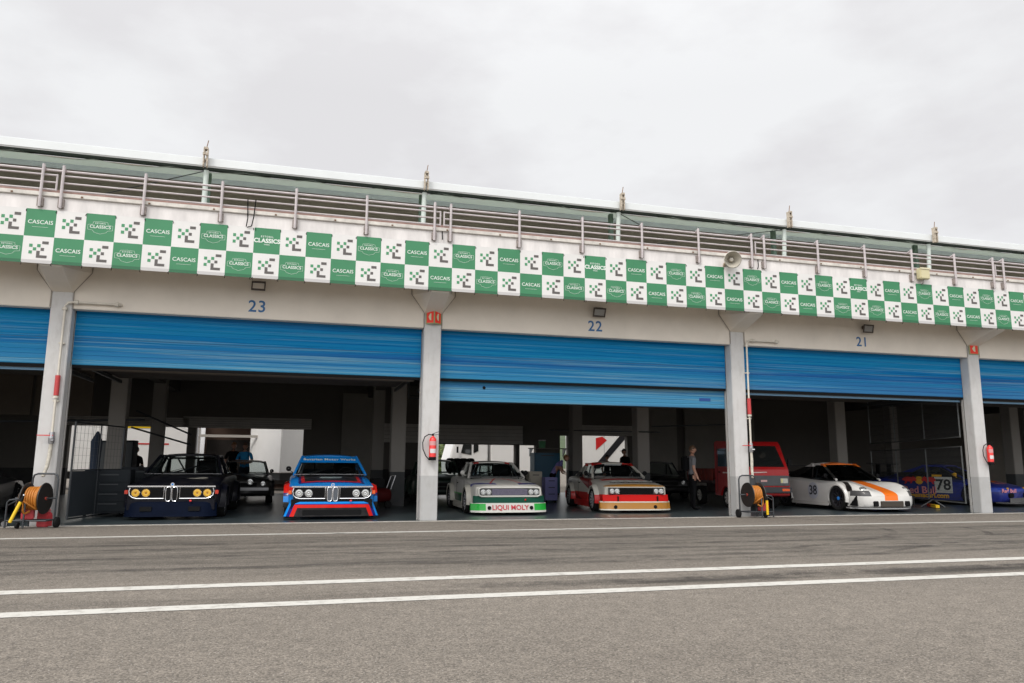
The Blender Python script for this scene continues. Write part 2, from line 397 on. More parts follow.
for pts, wd in [([(-14, -5.0), (-2, -4.6), (8, -5.2), (26, -4.4)], .22), ([(-14, -5.9), (0, -5.5), (12, -6.1), (30, -5.4)], .2),
                ([(-9, -3.6), (2, -4.0), (14, -3.7), (28, -4.2)], .18), ([(3, -0.3), (4.3, -1.9), (7, -4.4), (14, -5.6)], .12), ([(4.6, -0.3), (5.9, -1.9), (8.6, -4.2), (15, -5.2)], .12),
                ([(10.8, -0.3), (11.2, -2.4), (10.2, -4.6), (7, -6.2)], .13), ([(12.4, -0.3), (12.9, -2.6), (11.9, -5.0), (8, -6.9)], .13),
                ([(-4, -6.6), (4, -6.7), (11, -6.3), (18, -6.5)], .25), ([(2, -7.0), (7, -7.1), (13, -6.8), (22, -6.9)], .18),
                ([(-1, -0.4), (0.2, -2.1), (3, -3.9), (9, -4.6)], .1), ([(1.5, -8.5), (5, -8.62), (12, -8.4), (24, -8.3)], .30), ([(4, -8.4), (8, -8.5), (14, -8.45), (24, -8.5)], .26)]:
    k_ += 1
    skid(pts, wd, 0.0045 + 0.0004 * k_).build('tyre_mark', SKID, kind='structure')

# ================================================================== PIT BUILDING
PX = [-19.2, -11.87, -4.54, 2.66, 10.14, 17.32, 24.7, 32.1]      # pillar centres
PW = 0.37
BX0, BX1 = -19.4, 32.3
bld = thing('pit_building', 'long white pit lane garage building with blue roller shutters and a roofed terrace above', 'building', (0, 0, 0))
pil_m = zones('pillar_paint', (0.57, 0.565, 0.555, 1), [((0.43, 0.43, 0.425, 1), [(0, 0, -1, -0.93)])], rough=0.6, coat=0.0)
def _grime(m, amt, streak):
    t = m.node_tree; b = t.nodes['Principled BSDF']; src = b.inputs['Base Color'].links[0].from_socket
    c = N(t, 'ShaderNodeTexCoord'); mp = N(t, 'ShaderNodeMapping'); mp.inputs['Scale'].default_value = streak; t.links.new(c.outputs['Object'], mp.inputs[0])
    n = N(t, 'ShaderNodeTexNoise'); n.inputs['Scale'].default_value = 5; n.inputs['Detail'].default_value = 8; n.inputs['Roughness'].default_value = .7; t.links.new(mp.outputs[0], n.inputs['Vector'])
    r = N(t, 'ShaderNodeMapRange')
    for k, v in zip(('From Min', 'From Max', 'To Min', 'To Max'), (0.50, 0.72, 0.0, amt)): r.inputs[k].default_value = v
    t.links.new(n.outputs['Fac'], r.inputs['Value']); x = N(t, 'ShaderNodeMix', data_type='RGBA'); t.links.new(r.outputs[0], x.inputs[0]); t.links.new(src, x.inputs[6]); x.inputs[7].default_value = (.20, .17, .13, 1)
    t.links.new(x.outputs[2], b.inputs['Base Color'])
_grime(pil_m, .22, (1.5, 1.5, .45))
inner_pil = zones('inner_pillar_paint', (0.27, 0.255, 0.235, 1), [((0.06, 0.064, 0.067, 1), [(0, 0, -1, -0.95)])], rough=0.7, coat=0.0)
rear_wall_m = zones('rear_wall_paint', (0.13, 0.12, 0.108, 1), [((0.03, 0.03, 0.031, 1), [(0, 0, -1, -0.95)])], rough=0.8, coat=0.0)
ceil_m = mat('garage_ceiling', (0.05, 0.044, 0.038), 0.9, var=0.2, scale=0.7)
redstain = mat('pillar_joint', (0.3, 0.27, 0.24), 0.8, var=0.3, scale=9)
random.seed(3)
for i, x in enumerate(PX):
    MB().box(x - PW / 2, x + PW / 2, 0, 0.27, 0, 4.46).build('pillar', pil_m, bld, bevel=0.012)
    # sloping bracket that carries the balcony, its flanks flaring on the wall
    a, t = PW / 2, 0.47
    v = [(x - a, -0.003, 4.40), (x + a, -0.003, 4.40), (x + t, -0.003, 4.80), (x + t, -0.003, 4.948), (x - t, -0.003, 4.948), (x - t, -0.003, 4.80), (x - a, -0.857, 4.70), (x + a, -0.857, 4.70), (x - a, -0.857, 4.797), (x + a, -0.857, 4.797)]
    MB().add(v, [(0, 1, 7, 6), (6, 7, 9, 8), (1, 2, 7), (2, 3, 9, 7), (0, 6, 5), (5, 6, 8, 4), (0, 5, 4, 3, 2, 1), (3, 4, 8, 9)]).build('balcony_bracket', WHITEWALL, bld)
    for s_ in (-1, 1):     # thin expansion joint beside the pillar head
        MB().tube([(x + s_ * (a + .012), -0.012, 4.10), (x + s_ * (a + .012), -0.012, 4.42), (x + s_ * (t + .01), -0.012, 4.81), (x + s_ * (t + .01), -0.012, 4.93)], 0.008, 5).build('wall_joint', redstain, bld)
    for y in (5.55, 11.3):
        MB().box(x - 0.2, x + 0.2, y - 0.2, y + 0.2, 0, 4.30).build('inner_pillar', inner_pil, bld, bevel=0.015)
# wall strips above the shutters, between the pillars
for i in range(len(PX) - 1):
    xa, xb = PX[i] + PW / 2 + 0.003, PX[i + 1] - PW / 2 - 0.003
    mb = MB(); mb.box(xa, xb, 0.004, 0.22, 4.085, 5.2)
    mb.build('upper_wall', WHITEWALL, bld, bevel=0.01)
# balcony: parapet, coping, soffit, roof deck
parapet_m = mat('parapet_plaster', (0.74, 0.71, 0.69), 0.75, var=0.20, scale=2.6, bump=0.15, stretch=(1.3, 1, .35))
MB().box(BX0, BX1, -0.86, -0.70, 4.80, 6.0).build('parapet', parapet_m, bld)
cop = MB(); cop.box(BX0, BX1, -0.90, -0.66, 6.003, 6.085)
cop.build('coping', mat('coping_cement', (0.62, 0.59, 0.54), 0.8, var=0.25, scale=5), bld, bevel=0.01)
MB().box(BX0, BX1, -0.82, -0.70, 6.088, 6.165).build('terrace_edge', mat('pink_tile_edge', (0.42, 0.27, 0.24), 0.8, var=0.25, scale=4), bld)
MB().box(BX0, BX1, -0.70, 0.0, 4.95, 5.2).build('balcony_soffit', WHITEWALL, bld)
MB().box(BX0, BX1, -0.60, 11.0, 5.9, 6.09).build('terrace_deck', mat('deck_concrete', (0.3, 0.27, 0.24), 0.9, var=0.2, scale=2), bld)
# little bolts and stains along the coping
for k in range(44):
    x = BX0 + 0.3 + k * 1.15; MB().box(x, x + 0.035, -0.915, -0.90, 6.02, 6.045).build('coping_bolt', mat('rusty_bolt', (0.16, 0.09, 0.05), 0.8), bld)

# garage interior: ceiling, beams, side and rear walls with openings
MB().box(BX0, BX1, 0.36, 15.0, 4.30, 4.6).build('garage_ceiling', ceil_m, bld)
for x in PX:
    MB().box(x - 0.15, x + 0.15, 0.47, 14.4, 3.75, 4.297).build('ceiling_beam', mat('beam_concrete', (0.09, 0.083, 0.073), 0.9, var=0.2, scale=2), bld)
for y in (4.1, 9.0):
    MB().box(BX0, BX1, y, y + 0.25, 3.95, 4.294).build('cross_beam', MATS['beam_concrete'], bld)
# end walls
MB().box(BX0 - 0.3, BX0 - 0.003, 0, 15, 0, 6.0).build('end_wall', WHITEWALL, bld)
MB().box(BX1 + 0.003, BX1 + 0.3, 0, 15, 0, 6.0).build('end_wall', WHITEWALL, bld)
# rear openings (x0, x1, top)
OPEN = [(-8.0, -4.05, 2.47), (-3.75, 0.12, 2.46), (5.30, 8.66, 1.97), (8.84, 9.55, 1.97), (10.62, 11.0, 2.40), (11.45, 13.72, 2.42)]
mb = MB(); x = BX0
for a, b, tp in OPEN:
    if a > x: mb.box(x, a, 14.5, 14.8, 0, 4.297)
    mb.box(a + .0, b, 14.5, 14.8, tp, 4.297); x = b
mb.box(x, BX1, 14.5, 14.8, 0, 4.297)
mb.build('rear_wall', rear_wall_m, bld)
pan_m = mat('pale_partition', (0.24, 0.225, 0.20), 0.8, var=0.08, scale=2)
bd = MB()
bd.box(1.55, 3.1, 14.3, 14.42, 0.5, 3.9); bd.build('wall_panel', pan_m, bld)
bd = MB(); bd.box(14.4, 16.0, 14.3, 14.42, 0.3, 3.7); bd.build('wall_panel', pan_m, bld)
bd = MB(); bd.box(16.4, 19.9, 14.3, 14.42, 0.3, 3.7); bd.build('wall_panel', pan_m, bld)
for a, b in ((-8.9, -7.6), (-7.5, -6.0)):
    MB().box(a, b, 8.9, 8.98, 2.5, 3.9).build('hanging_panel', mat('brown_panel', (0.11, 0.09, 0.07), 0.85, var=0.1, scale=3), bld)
# rear shutters part-lowered behind the openings + headers
for a, b, z0, z1, y in ((-4.2, 0.4, 2.45, 2.86, 14.32), (3.0, 8.9, 2.0, 2.75, 14.30), (-8.2, -4.0, 2.46, 2.8, 14.32), (11.2, 14.0, 2.42, 2.85, 14.32)):
    m_ = MB(); n = 5
    for k in range(n): m_.box(a, b, y - 0.05, y, z0 + (z1 - z0) * k / n + .006, z0 + (z1 - z0) * (k + 1) / n - .006)
    m_.build('rear_shutter', mat('dull_shutter', (0.46, 0.44, 0.41), 0.7, var=0.1, scale=3), bld)
# overhead raised door leaf tracks and conduits inside (dark rails and bracing)
for i in range(len(PX) - 1):
    xa, xb = PX[i] + 0.3, PX[i + 1] - 0.3
    for x in (xa, xb): MB().box(x - .03, x + .03, 0.55, 4.0, 3.05, 3.12).build('door_track', DSTEEL, bld)
    MB().tube([(xa, 0.62, 3.02), (xb, 0.62, 3.02)], 0.055, 10).build('door_spring_shaft', mat('brownish_shaft', (0.14, 0.12, 0.10), 0.6, metal=0.3), bld, smooth=40)
    m_ = MB()
    for k in range(5): m_.box(xa, xb, 0.75 + k * .62, 0.75 + k * .62 + .60, 3.16, 3.20)
    m_.build('raised_door_leaf', mat('door_leaf_inside', (0.09, 0.078, 0.066), 0.8, var=0.15, scale=2), bld)
    m_ = MB(); m_.box((xa + xb) / 2 - 0.6, (xa + xb) / 2 + 0.6, 5.3, 5.38, 3.60, 3.64); m_.build('strip_lamp_housing', WHITE, bld)
for (p, q, r_) in [((2.9, 5.3, 3.0), (10.0, 5.3, 3.0), .02), ((2.9, 5.3, 3.0), (2.9, 5.3, 3.9), .02), ((5.3, 5.3, 3.0), (5.3, 5.3, 3.9), .03), ((10.0, 4.0, 2.12), (10.0, 14.0, 2.6), .022),
                   ((-8.5, 5.4, 2.1), (-3.9, 5.4, 2.25), .03), ((-4.8, 9.0, 2.7), (-3.2, 9.0, 2.0), .03), ((-4.9, 9.0, 2.2), (-3.2, 9.0, 1.7), .03), ((10.4, 5.3, 2.35), (13.8, 5.3, 2.5), .02)]:
    MB().tube([p, q], r_, 6).build('service_pipe', DSTEEL, bld)

# ---------- roller shutters
def shutter_mat():
    m = bpy.data.materials.new('blue_shutter_paint'); m.use_nodes = True; t = m.node_tree; b = t.nodes['Principled BSDF']
    b.inputs['Roughness'].default_value = 0.6; b.inputs['Specular IOR Level'].default_value = 0.1
    c = N(t, 'ShaderNodeTexCoord'); s = N(t, 'ShaderNodeSeparateXYZ'); t.links.new(c.outputs['Object'], s.inputs[0])
    def nz_(sx, sz, sc, det, loc=0.0, rough=.6):
        mp = N(t, 'ShaderNodeMapping'); mp.inputs['Scale'].default_value = (sx, 1, sz); mp.inputs['Location'].default_value = (loc, loc, loc)
        t.links.new(c.outputs['Object'], mp.inputs[0]); n = N(t, 'ShaderNodeTexNoise'); n.inputs['Scale'].default_value = sc; n.inputs['Detail'].default_value = det
        n.inputs['Roughness'].default_value = rough; t.links.new(mp.outputs[0], n.inputs['Vector']); return n.outputs['Fac']
    r = N(t, 'ShaderNodeValToRGB'); e = r.color_ramp.elements
    e[0].position = 0.34; e[0].color = (0.001, 0.075, 0.29, 1); e[1].position = 0.72; e[1].color = (0.012, 0.23, 0.42, 1)
    q = e.new(0.52); q.color = (0.0005, 0.16, 0.39, 1)
    t.links.new(nz_(0.05, 4.2, 1.6, 7, 3.3, 0.66), r.inputs[0])
    # chalky worn streaks, long and thin
    r2 = N(t, 'ShaderNodeMapRange')
    for k, v in zip(('From Min', 'From Max', 'To Min', 'To Max'), (0.50, 0.62, 0.0, 0.75)): r2.inputs[k].default_value = v
    t.links.new(nz_(0.10, 9.0, 1.3, 8, 8.1, 0.7), r2.inputs['Value'])
    # worn streaks are stronger low on the leaf
    g = N(t, 'ShaderNodeMapRange')
    for k, v in zip(('From Min', 'From Max', 'To Min', 'To Max'), (2.95, 4.1, 1.0, 0.12)): g.inputs[k].default_value = v
    t.links.new(s.outputs[2], g.inputs['Value'])
    mu = N(t, 'ShaderNodeMath', operation='MULTIPLY'); t.links.new(r2.outputs[0], mu.inputs[0]); t.links.new(g.outputs[0], mu.inputs[1])
    mx_ = N(t, 'ShaderNodeMix', data_type='RGBA'); t.links.new(mu.outputs[0], mx_.inputs[0]); t.links.new(r.outputs[0], mx_.inputs[6]); mx_.inputs[7].default_value = (0.24, 0.39, 0.43, 1)
    # paler blue towards the bottom of the leaf
    g2 = N(t, 'ShaderNodeMapRange')
    for k, v in zip(('From Min', 'From Max', 'To Min', 'To Max'), (2.5, 3.6, 0.6, 0.0)): g2.inputs[k].default_value = v
    t.links.new(s.outputs[2], g2.inputs['Value'])
    m3 = N(t, 'ShaderNodeMix', data_type='RGBA'); t.links.new(g2.outputs[0], m3.inputs[0]); t.links.new(mx_.outputs[2], m3.inputs[6]); m3.inputs[7].default_value = (0.11, 0.30, 0.41, 1)
    t.links.new(m3.outputs[2], b.inputs['Base Color']); return m
SHM = shutter_mat()
def shutter(xa, xb, z0, z1, y, ribs=0.088):
    mb = MB(); n = max(2, int((z1 - z0) / ribs)); vs = []; zz = []
    for k in range(n):
        za = z0 + (z1 - z0) * k / n; dz = (z1 - z0) / n
        zz += [(za, 0.0), (za + dz * 0.12, -0.007), (za + dz * 0.80, -0.007), (za + dz * 0.92, 0.0)]
    zz.append((z1, 0.0))
    for z, d in zz: vs += [(xa, y + d, z), (xb, y + d, z)]
    fs = [(2 * i, 2 * i + 1, 2 * i + 3, 2 * i + 2) for i in range(len(zz) - 1)]
    mb.add(vs, fs); mb.box(xa, xb, y + 0.003, y + 0.045, z0, z1)
    return mb
HNG = mat('shutter_gasket', (0.008, 0.008, 0.009), 0.8, spec=.1)
SLIDE = mat('guide_rail', (0.45, 0.44, 0.42), 0.5, metal=0.2, var=0.1)
for i in range(len(PX) - 1):
    xa, xb = PX[i] + PW / 2 + 0.02, PX[i + 1] - PW / 2 - 0.02
    low = (i == 3)
    sh = shutter(xa, xb, 3.03, 4.16, 0.25).build('roller_shutter', SHM, bld)
    MB().box(xa + .01, xb - .01, 0.24, 0.28, 2.97, 3.027).build('bottom_seal', HNG, sh)
    # horizontal hinge lines between the door sections
    mb = MB(); mb.box(xa, xb, 0.238, 0.2425, 3.545, 3.556); mb.build('section_joint', mat('joint_dark', (0.02, 0.10, 0.2), 0.7), sh)
    if low:
        s2 = shutter(xa, xb, 2.55, 3.09, 0.34).build('lower_shutter_leaf', SHM, bld)
        MB().box(xa + .01, xb - .01, 0.335, 0.37, 2.525, 2.547).build('bottom_seal', HNG, s2)
        MB().box(9.25, 9.55, 0.326, 0.333, 2.72, 2.79).build('handle_slot', mat('deep_blue', (0.01, 0.06, 0.25), 0.5), s2)
        MB().disc((3.9, 0.325, 2.86), 0.035, 'y', 0.01).build('lock', HNG, s2)
    elif i in (1, 4, 5):
        s2 = MB().box(xa + .02, xb - .02, 0.34, 0.40, 2.91, 2.96).build('lower_rail', mat('pale_blue_rail', (0.15, 0.30, 0.45), 0.5), bld)
    for x in (xa - .01, xb + .01):
        MB().box(x - .01, x + .01, 0.275, 0.33, 0, 4.05).build('guide_rail', SLIDE, bld)

# bay numbers painted above the shutters
for x, t_ in ((-8.25, '24'), (-0.98, '23'), (6.44, '22'), (13.78, '21'), (21.1, '20')):
    lettering('bay_number', t_, 0.34, BLUETXT, bld, (x, 0.0, 4.33), bold=0.004, depth=0.003, space=1.1)

# ---------- pipes and valves on two pillars
PIPE = mat('cream_pipe', (0.62, 0.58, 0.50), 0.5, var=0.12, scale=7)
for x, xe in ((-4.46, -3.5), (10.36, 11.27)):
    y = -0.06
    mb = MB(); mb.tube([(x, y, 1.72), (x, y, 4.12), (x + .05, y, 4.19), (x + .14, y, 4.20), (xe, y, 4.20)], 0.022, 10)
    mb.tube([(x + .16, y, 4.20), (x + .22, y, 4.20)], 0.042, 10); mb.tube([(xe - .1, y, 4.20), (xe - .04, y, 4.20)], 0.045, 10)
    mb.tube([(x, y, 4.04), (x, y, 4.09)], 0.045, 10); mb.tube([(xe - .02, y, 4.2), (xe, 0.03, 4.2)], 0.03, 8); mb.tube([(x, y, 2.35), (x, y, 2.39)], 0.05, 10)
    for z in (2.3, 3.4): mb.box(x - .05, x + .05, -0.06, 0.0, z - .012, z + .012)
    p = mb.build('water_pipe', PIPE, bld, smooth=40)
    MB().tube([(x, y, 2.40), (x, y, 2.78)], 0.045, 12).build('red_sleeve', mat('faded_red', (0.50, 0.05, 0.05), 0.5, var=0.15, scale=9), p, smooth=40)
    mb = MB(); mb.tube([(x, y, 1.72), (x, y, 1.60)], [0.04, 0.05], 10); mb.tube([(x, y, 1.60), (x, y, 1.50)], [0.055, 0.045], 10); mb.tube([(x - .02, y - .02, 1.56), (x + .06, y - .06, 1.56)], .02, 8)
    mb.build('valve_body', STEEL, p, smooth=40)
    MB().bar((x - .24, y - .03, 1.655), (x + .03, y - .03, 1.655), 0.022, 0.018).build('valve_handle', RED, p)
    MB().tube([(x, y, 1.50), (x, y - .01, 1.3), (x - .02, y - .03, 1.08), (x - .05, y - .1, 0.9)], [.03, .035, .032, .03], 10).build('hose_tail', mat('wrapped_hose', (0.5, 0.47, 0.40), 0.8, var=0.3, scale=14), p, smooth=50)

# ---------- terrace railing
posts = [-4.81, -4.47, -3.08, -1.70, -0.31, 1.09, 2.49, 2.83, 4.34, 5.79, 7.22, 8.65, 10.04, 10.38, 11.87, 13.23, 14.64, 15.98, 17.22, 17.56]
for k in range(1, 5): posts.append(17.56 + k * 1.42)
posts += [24.53, 24.87] + [24.87 + k * 1.42 for k in range(1, 5)] + [-6.2, -7.6, -9.0, -10.4, -11.7, -12.04, -13.5, -14.9, -16.3, -17.7]
for x in sorted(posts):
    lean = random.uniform(-.006, .006)
    mb = MB(); mb.tube([(x + lean, -0.94, 6.60), (x, -0.94, 5.78)], 0.026, 8); mb.tube([(x + lean, -0.94, 6.58), (x, -0.80, 6.54)], 0.02, 6)
    o = mb.build('railing_post', GALV, bld, smooth=40)
    m2 = MB(); m2.box(x - .05, x + .05, -0.925, -0.862, 5.80, 5.96); m2.build('post_clamp', mat('weathered_clamp', (0.28, 0.24, 0.22), 0.7, var=0.3, scale=12), o)
seg = [PX[0] - .1] + [x for x in PX[1:-1]] + [PX[-1]]
for i in range(len(seg) - 1):
    a, b = seg[i] + 0.04, seg[i + 1] - 0.04
    mb = MB(); mb.tube([(seg[i], -0.80, 6.54), (seg[i + 1], -0.80, 6.54)], 0.022, 8)
    for z in (6.42, 6.28, 6.14): mb.tube([(a, -0.88, z), (b, -0.88, z)], 0.018, 8)
    for x in (a, b): mb.tube([(x, -0.88, 6.12), (x, -0.88, 6.44)], 0.018, 8)
    mb.build('railing_rails', GALV, bld, smooth=40)

# ---------- terrace canopy
def fabric(name, col, trans):
    m = bpy.data.materials.new(name); m.use_nodes = True; t = m.node_tree; t.nodes.clear()
    o = N(t, 'ShaderNodeOutputMaterial'); d = N(t, 'ShaderNodeBsdfDiffuse'); r_ = N(t, 'ShaderNodeBsdfTranslucent'); x_ = N(t, 'ShaderNodeMixShader')
    d.inputs[0].default_value = tuple(col) + (1,); r_.inputs[0].default_value = tuple(col) + (1,); x_.inputs[0].default_value = trans
    t.links.new(d.outputs[0], x_.inputs[1]); t.links.new(r_.outputs[0], x_.inputs[2]); t.links.new(x_.outputs[0], o.inputs[0]); return m
can_g = fabric('green_grey_canopy_cloth', (0.40, 0.45, 0.395), 0.5)
can_t = fabric('white_canopy_sheet', (0.93, 0.95, 0.94), 0.7)
can_w = mat('canopy_white_edge', (0.66, 0.69, 0.69), 0.5, var=0.04, scale=1.5)
CX0, CX1 = -24.0, 36.0
MB().box(CX0, CX1, 4.80, 4.88, 9.04, 9.30).build('canopy_fascia', can_w, bld, bevel=0.03)
MB().quad((CX0, 4.885, 9.29), (CX1, 4.885, 9.29), (CX1, 11.4, 11.5), (CX0, 11.4, 11.5)).build('canopy_roof', can_t, bld)
MB().box(CX0, CX1, 5.10, 5.2, 9.055, 9.25).build('eaves_gap_strip', mat('eaves_gap_shade', (0.02, 0.03, 0.022), 0.8), bld)  # added dark strip standing in for the shaded gap under the roof edge
# stretched fabric underside, its front edge scalloped between the eyelets
vs = []; fs = []; n = 420
for i in range(n + 1):
    x = CX0 + (CX1 - CX0) * i / n; ph = (x % 1.85) / 1.85; sag = 0.07 * (1 - (2 * ph - 1) ** 2) + 0.02 * math.sin(x * .9)
    vs += [(x, 5.00 + sag * 0.8, 9.025 - sag * 0.7), (x, 7.5, 9.76 - sag * .2), (x, 10.9, 10.94)]
for i in range(n):
    for j in range(2): a = i * 3 + j; fs.append((a, a + 3, a + 4, a + 1))
MB().add(vs, fs).build('canopy_lining', can_g, bld, smooth=50)
MB().box(CX0, CX1, 10.86, 10.9, 10.74, 10.93).build('lining_border', mat('pale_blue_border', (0.70, 0.76, 0.82), 0.7, var=0.1, scale=1), bld)
MB().box(CX0, CX1, 11.0, 11.2, 6.0, 11.2).build('terrace_back_wall', mat('brown_grey_wall', (0.24, 0.205, 0.165), 0.9, var=0.2, scale=0.6), bld)
POSTX = [-14.8, -8.8, -2.81, 3.15, 9.28, 15.28, 21.2, 27.2]
RUST = mat('rusty_iron', (0.22, 0.13, 0.08), 0.8, var=0.4, scale=15)
for i, x in enumerate(POSTX):
    o = MB().tube([(x - .02, 5.2, 6.05), (x, 5.0, 9.0)], 0.07, 12).build('canopy_post', mat('post_pale_green', (0.55, 0.62, 0.58), 0.5, var=0.1, scale=3), bld, smooth=40)
    MB().box(x - .06, x + .06, 5.55, 5.7, 6.1, 9.15).build('post_stiffener', mat('dark_green_steel', (0.10, 0.16, 0.12), 0.6), o)
    br = MB(); br.box(x - .06, x - .03, 4.62, 4.76, 8.98, 9.50); br.box(x + .03, x + .06, 4.62, 4.76, 8.98, 9.50); br.box(x - .07, x + .07, 4.60, 4.66, 9.30, 9.36); br.box(x - .05, x + .05, 4.6, 4.78, 9.46, 9.52)
    br.tube([(x - .03, 4.7, 9.1), (x + .04, 4.66, 9.25), (x - .02, 4.64, 9.4)], .02, 6)
    br.build('mast_bracket', mat('flaking_bracket', (0.46, 0.40, 0.32), 0.8, var=0.5, scale=18), o)
    MB().tube([(x, 4.7, 9.5), (x + .04, 4.7, 9.74)], 0.012, 6).build('bracket_spike', RUST, o)
for p, q in (((-2.85, 5.0, 8.98), (-6.6, 6.6, 8.25)), ((9.3, 5.0, 8.98), (11.2, 6.6, 9.05)), ((15.2, 5.0, 8.98), (11.5, 6.8, 8.7))):
    MB().tube([p, q], 0.014, 5).build('stay_cable', DSTEEL, bld)
# loose wires hanging over the parapet
for p in ([(-1.22, -.93, 6.28), (-1.20, -.93, 5.9), (-1.22, -.915, 5.74)], [(-1.07, -.93, 6.3), (-1.09, -.93, 5.95), (-1.12, -.93, 5.75), (-1.2, -.93, 5.72)], [(10.22, -.90, 6.0), (10.23, -.90, 5.85), (10.2, -.90, 5.76)], [(2.66, -.90, 6.0), (2.67, -.90, 5.82)]):
    MB().tube(p, 0.011, 5).build('hanging_wire', BLACK, bld)

# ================================================================== CHEQUERED BANNER
GREEN = mat('banner_green', (0.040, 0.215, 0.095), 0.55, var=0.10, scale=1.2, bump=.25)
GREEND = mat('banner_green_shaded', (0.020, 0.125, 0.055), 0.55)  # darker green: shade painted along the bottom edge of the cloth
BWHITE = mat('banner_white', (0.70, 0.69, 0.67), 0.55, var=0.07, scale=1.2, bump=.25)
BSHADEW = mat('banner_white_shaded', (0.50, 0.49, 0.48), 0.6)  # white darkened as painted shade for the bottom edge; also the back face
LGREY = mat('logo_grey', (0.10, 0.09, 0.085), 0.6)
LGREEN = mat('logo_green', (0.06, 0.26, 0.12), 0.6)
PALEW = mat('banner_lettering', (0.70, 0.76, 0.70), 0.6)
SQ = 0.4936; ZB, ZM, ZT = 4.722, 5.222, 5.738; BY = -0.905
X_I0 = -5.013                                   # x of junction index 0
cas = text_data('CASCAIS', 0.104, 0.0008, 'CENTER', 0.0, 0, 1.02)
cla = text_data('CLASSICS', 0.085, 0.0012, 'CENTER', 0.0, 0, 1.0)
clab = text_data('CLASSICS', 0.118, 0.0045, 'CENTER', 0.0, 0, 1.0)
est = text_data('ESTORIL', 0.05, 0.0008, 'CENTER', 0.0, 0, 1.35)
wek = text_data('WEEK', 0.036, 0.0005, 'CENTER', 0.0, 0, 1.2)
def elogo(mb, x, z0, z1, y):
    def rc(u0, u1, v0, v1, mi):
        a, b = x + u0 * SQ, x + u1 * SQ; c, d = z1 - v1 * (z1 - z0), z1 - v0 * (z1 - z0)
        mb.quad((a, y, c), (b, y, c), (b, y, d), (a, y, d), mi)
    for u, v in ((.27, .35), (.53, .345), (.40, .475), (.27, .60)): rc(u - .055, u + .055, v - .058, v + .058, 5)
    rc(.63, .84, .17, .275, 4); rc(.60, .71, .42, .53, 4); rc(.47, .58, .54, .70, 4); rc(.47, .82, .70, .80, 4)
def panel(a, n, label):
    mb = MB(); y = BY; rnd = random.Random(a * 7 + 1)
    for k in range(n):
        for row in (0, 1):
            idx = a + k; x = X_I0 + idx * SQ; z0, z1 = (ZM, ZT) if row == 0 else (ZB, ZM)
            green = (k % 2 == 0) if row == 0 else (k % 2 == 1)
            zh = z0
            if row == 1:
                zh = z0 + 0.062; mb.quad((x, y, z0), (x + SQ, y, z0), (x + SQ, y, zh), (x, y, zh), 2 if green else 3)  # bottom band takes the colours darkened for shade
            mb.quad((x, y, zh), (x + SQ, y, zh), (x + SQ, y, z1), (x, y, z1), 0 if green else 1)
            yt = y - 0.003; cx, cz = x + SQ / 2, (z0 + z1) / 2
            if not green: elogo(mb, x, z0, z1, yt); continue
            q = (k // 2) % 2 if row == 0 else ((k - 1) // 2) % 2
            if q == 1:
                mb.mesh(cas, Matrix.Translation((cx, yt, cz + .01)) @ FRONT, 6)
                mb.quad((cx - .13, yt, cz - .082), (cx + .13, yt, cz - .082), (cx + .13, yt, cz - .078), (cx - .13, yt, cz - .078), 6)
            elif row == 0 and k == 0:
                mb.mesh(clab, Matrix.Translation((cx, yt, cz)) @ FRONT, 6); mb.mesh(est, Matrix.Translation((cx, yt, cz + .085)) @ FRONT, 6); mb.mesh(wek, Matrix.Translation((cx, yt, cz - .075)) @ FRONT, 6)
            else:
                mb.mesh(cla, Matrix.Translation((cx, yt, cz + .01)) @ FRONT, 6); mb.mesh(est, Matrix.Translation((cx, yt, cz + .078)) @ FRONT @ Matrix.Scale(.75, 4), 6)
                pts = [(-.21, .045), (-.13, .055), (-.12, .105), (0, .115), (.12, .105), (.13, .055), (.21, .045), (.21, -.045), (.13, -.055), (.10, -.095), (0, -.125), (-.10, -.095), (-.13, -.055), (-.21, -.045), (-.21, .045)]
                for (p, q_) in zip(pts, pts[1:]):
                    dx, dz = q_[0] - p[0], q_[1] - p[1]; L = math.hypot(dx, dz); nx, nz_ = -dz / L * .0018, dx / L * .0018
                    mb.quad((cx + p[0] - nx, yt, cz + p[1] - nz_), (cx + q_[0] - nx, yt, cz + q_[1] - nz_), (cx + q_[0] + nx, yt, cz + q_[1] + nz_), (cx + p[0] + nx, yt, cz + p[1] + nz_), 6)
    xa, xb = X_I0 + a * SQ, X_I0 + (a + n) * SQ
    # the sheet's back face
    mb.quad((xa, y + .006, ZB), (xa, y + .006, ZT), (xb, y + .006, ZT), (xb, y + .006, ZB), 3)
    me = mb.data('chequered_banner', [GREEN, BWHITE, GREEND, BSHADEW, LGREY, LGREEN, PALEW])
    o = bpy.data.objects.new('chequered_banner', me); COL.objects.link(o)
    tag(o, label, 'banner', 'banner lengths tied along the parapet')
    tb = MB()
    for k in range(n + 1):
        x = xa + k * SQ + (0.02 if k == 0 else -0.02 if k == n else 0)
        for z in (ZB + .012, ZT - .015): tb.tube([(x, y - .004, z), (x + rnd.uniform(-.02, .02), y - .012, z - .03), (x, y + .01, z - .05)], 0.006, 4)
    tb.build('cable_tie_row', BLACK, o); return o
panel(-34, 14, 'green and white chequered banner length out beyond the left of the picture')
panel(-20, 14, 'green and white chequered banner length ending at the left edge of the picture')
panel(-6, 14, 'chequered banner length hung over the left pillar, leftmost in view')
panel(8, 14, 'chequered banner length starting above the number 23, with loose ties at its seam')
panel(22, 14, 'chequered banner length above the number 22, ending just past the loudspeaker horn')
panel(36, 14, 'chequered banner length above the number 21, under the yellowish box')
panel(50, 14, 'green and white chequered banner length beyond the right edge of the picture')

